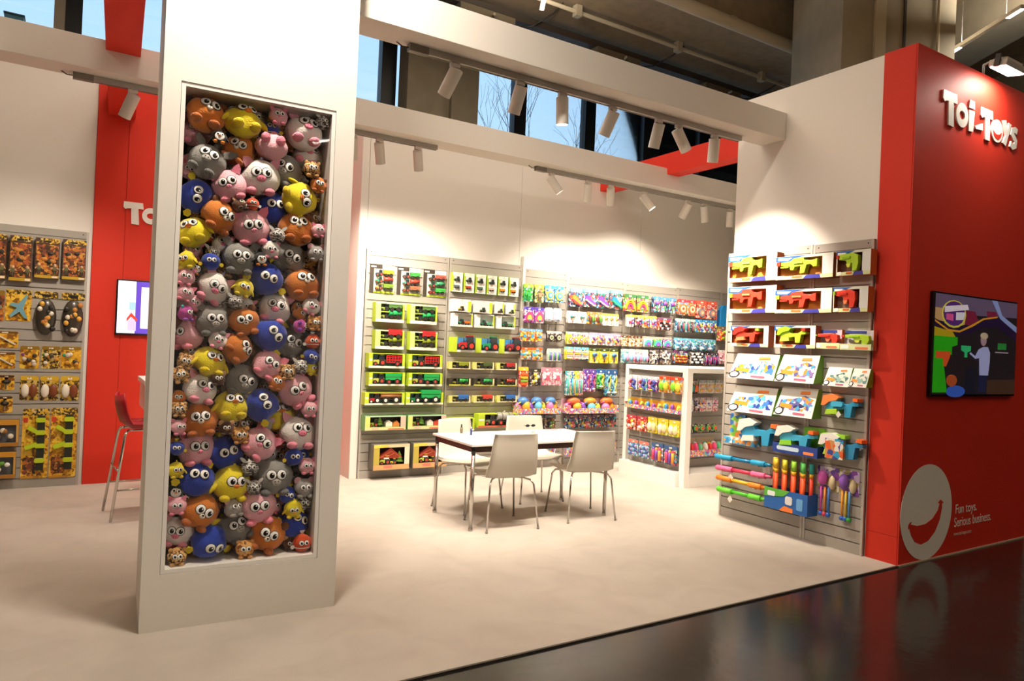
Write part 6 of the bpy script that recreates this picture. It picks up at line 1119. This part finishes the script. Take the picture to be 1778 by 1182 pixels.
for nm, a, r, lab in (('conduit_pipe', (1135, 68), .03, 'thin conduit pipe with junction boxes under the hall ceiling'), ('ceiling_pipe', (1300, 52), .09, 'thick pale pipe running under the hall ceiling')):
    q = at(a[0], a[1], 2, 6.4); o = thing(nm, lab, 'pipe', (0, q.y, 6.4)); MB().cyl((-3, 0, 0), (24, 0, 0), r, n=12).build('pipe', PIPE, o)
    for x in range(0, 24, 2):
        MB().box(x-.05, x+.05, -.05, .05, -.07 if r < .05 else .0, .09).build('pipe_clip', PIPE, o)
q = at(26, 33, 1, 6.5); o = thing('junction_box', 'small dark blue box on top of the white beam', 'box', (q.x, 6.5, 3.82)); MB().box(-.06, .06, -.08, .08, 0, .05).build('case', col('#2a5f78', .4), o, bevel=.005); MB().box(-.065, .065, -.085, .085, .05, .06).build('lid', col('#1c3f50', .4), o)
# bare tree outside the windows
TRM = col('#5a4f46', .9, name='bark')
def tree(x, y, h, seed, label):
    o = thing('bare_tree', label, 'tree', (x, y, 0), group='bare trees outside the hall windows'); rr = random.Random(seed)
    MB().tube([(0, 0, 0), (.05, 0, h*.3), (-.05, 0, h*.55)], [.12, .08, .05], 8).build('trunk', TRM, o)
    b = MB()
    def grow(p, d, l, r, k):
        q = p+d*l; b.tube([p, (p+q)/2+Vector((rr.uniform(-.06, .06), 0, rr.uniform(-.06, .06)))*l, q], [r, r*.85, r*.65], 5)
        if k:
            for _ in range(3 if k > 1 else 2): grow(q, (d+Vector((rr.uniform(-.7, .7), rr.uniform(-.4, .4), rr.uniform(-.15, .55)))).normalized(), l*rr.uniform(.6, .8), r*.62, k-1)
    for a in range(5): grow(Vector((0, 0, h*(.4+.04*a))), Vector((rr.uniform(-.8, .8), rr.uniform(-.3, .3), .8)).normalized(), h*.2, .022, 3)
    tag(b.build('twigs', TRM, o), kind='stuff')
q = at(905, 230, 1, 24); tree(q.x, 24, q.z+2.5, 3, 'bare tree seen through the hall window over the tractor wall'); q = at(965, 245, 1, 20); tree(q.x, 20, q.z+1.2, 8, 'slender bare tree behind the spotlights outside the hall window')
# wall and floodlight added out of view as frontal fill; then the neighbouring stand
op = struct('wall_added_opposite', MB().box(-5, 11, -5.2, -5, 0, 2.7), WHITE, 'added unseen white wall across the aisle carrying the fill floodlight')  # unseen wall added to hold the fill lamp and bounce light
flood((3.6, -5, 2.7), (0, .5, .1), 'added unseen arm floodlight for frontal fill across the aisle', 1, (.9, 4.1, 1.9))  # unseen lamp head added to go with the fill spot below
light('added_fill_throw', 'SPOT', (3.58, -4.42, 2.78), (.88, 4.1, 1.9), 520, NEUTRAL, .12, cone=26, blend=.6)  # spot added to light the plush toys from the front
nb_ = struct('wall_neighbour', MB().box(10.2, 16, 4.3, 4.5, 0, 3.0), WHITE, 'cream wall of the neighbouring stand beyond the red wall'); MB().box(10.2, 16, 4.25, 4.3, 1.15, 1.22).build('rail', ALU, nb_); MB().box(10.2, 16, 3.9, 4.3, 0, .03).build('plinth', WHITE, nb_)
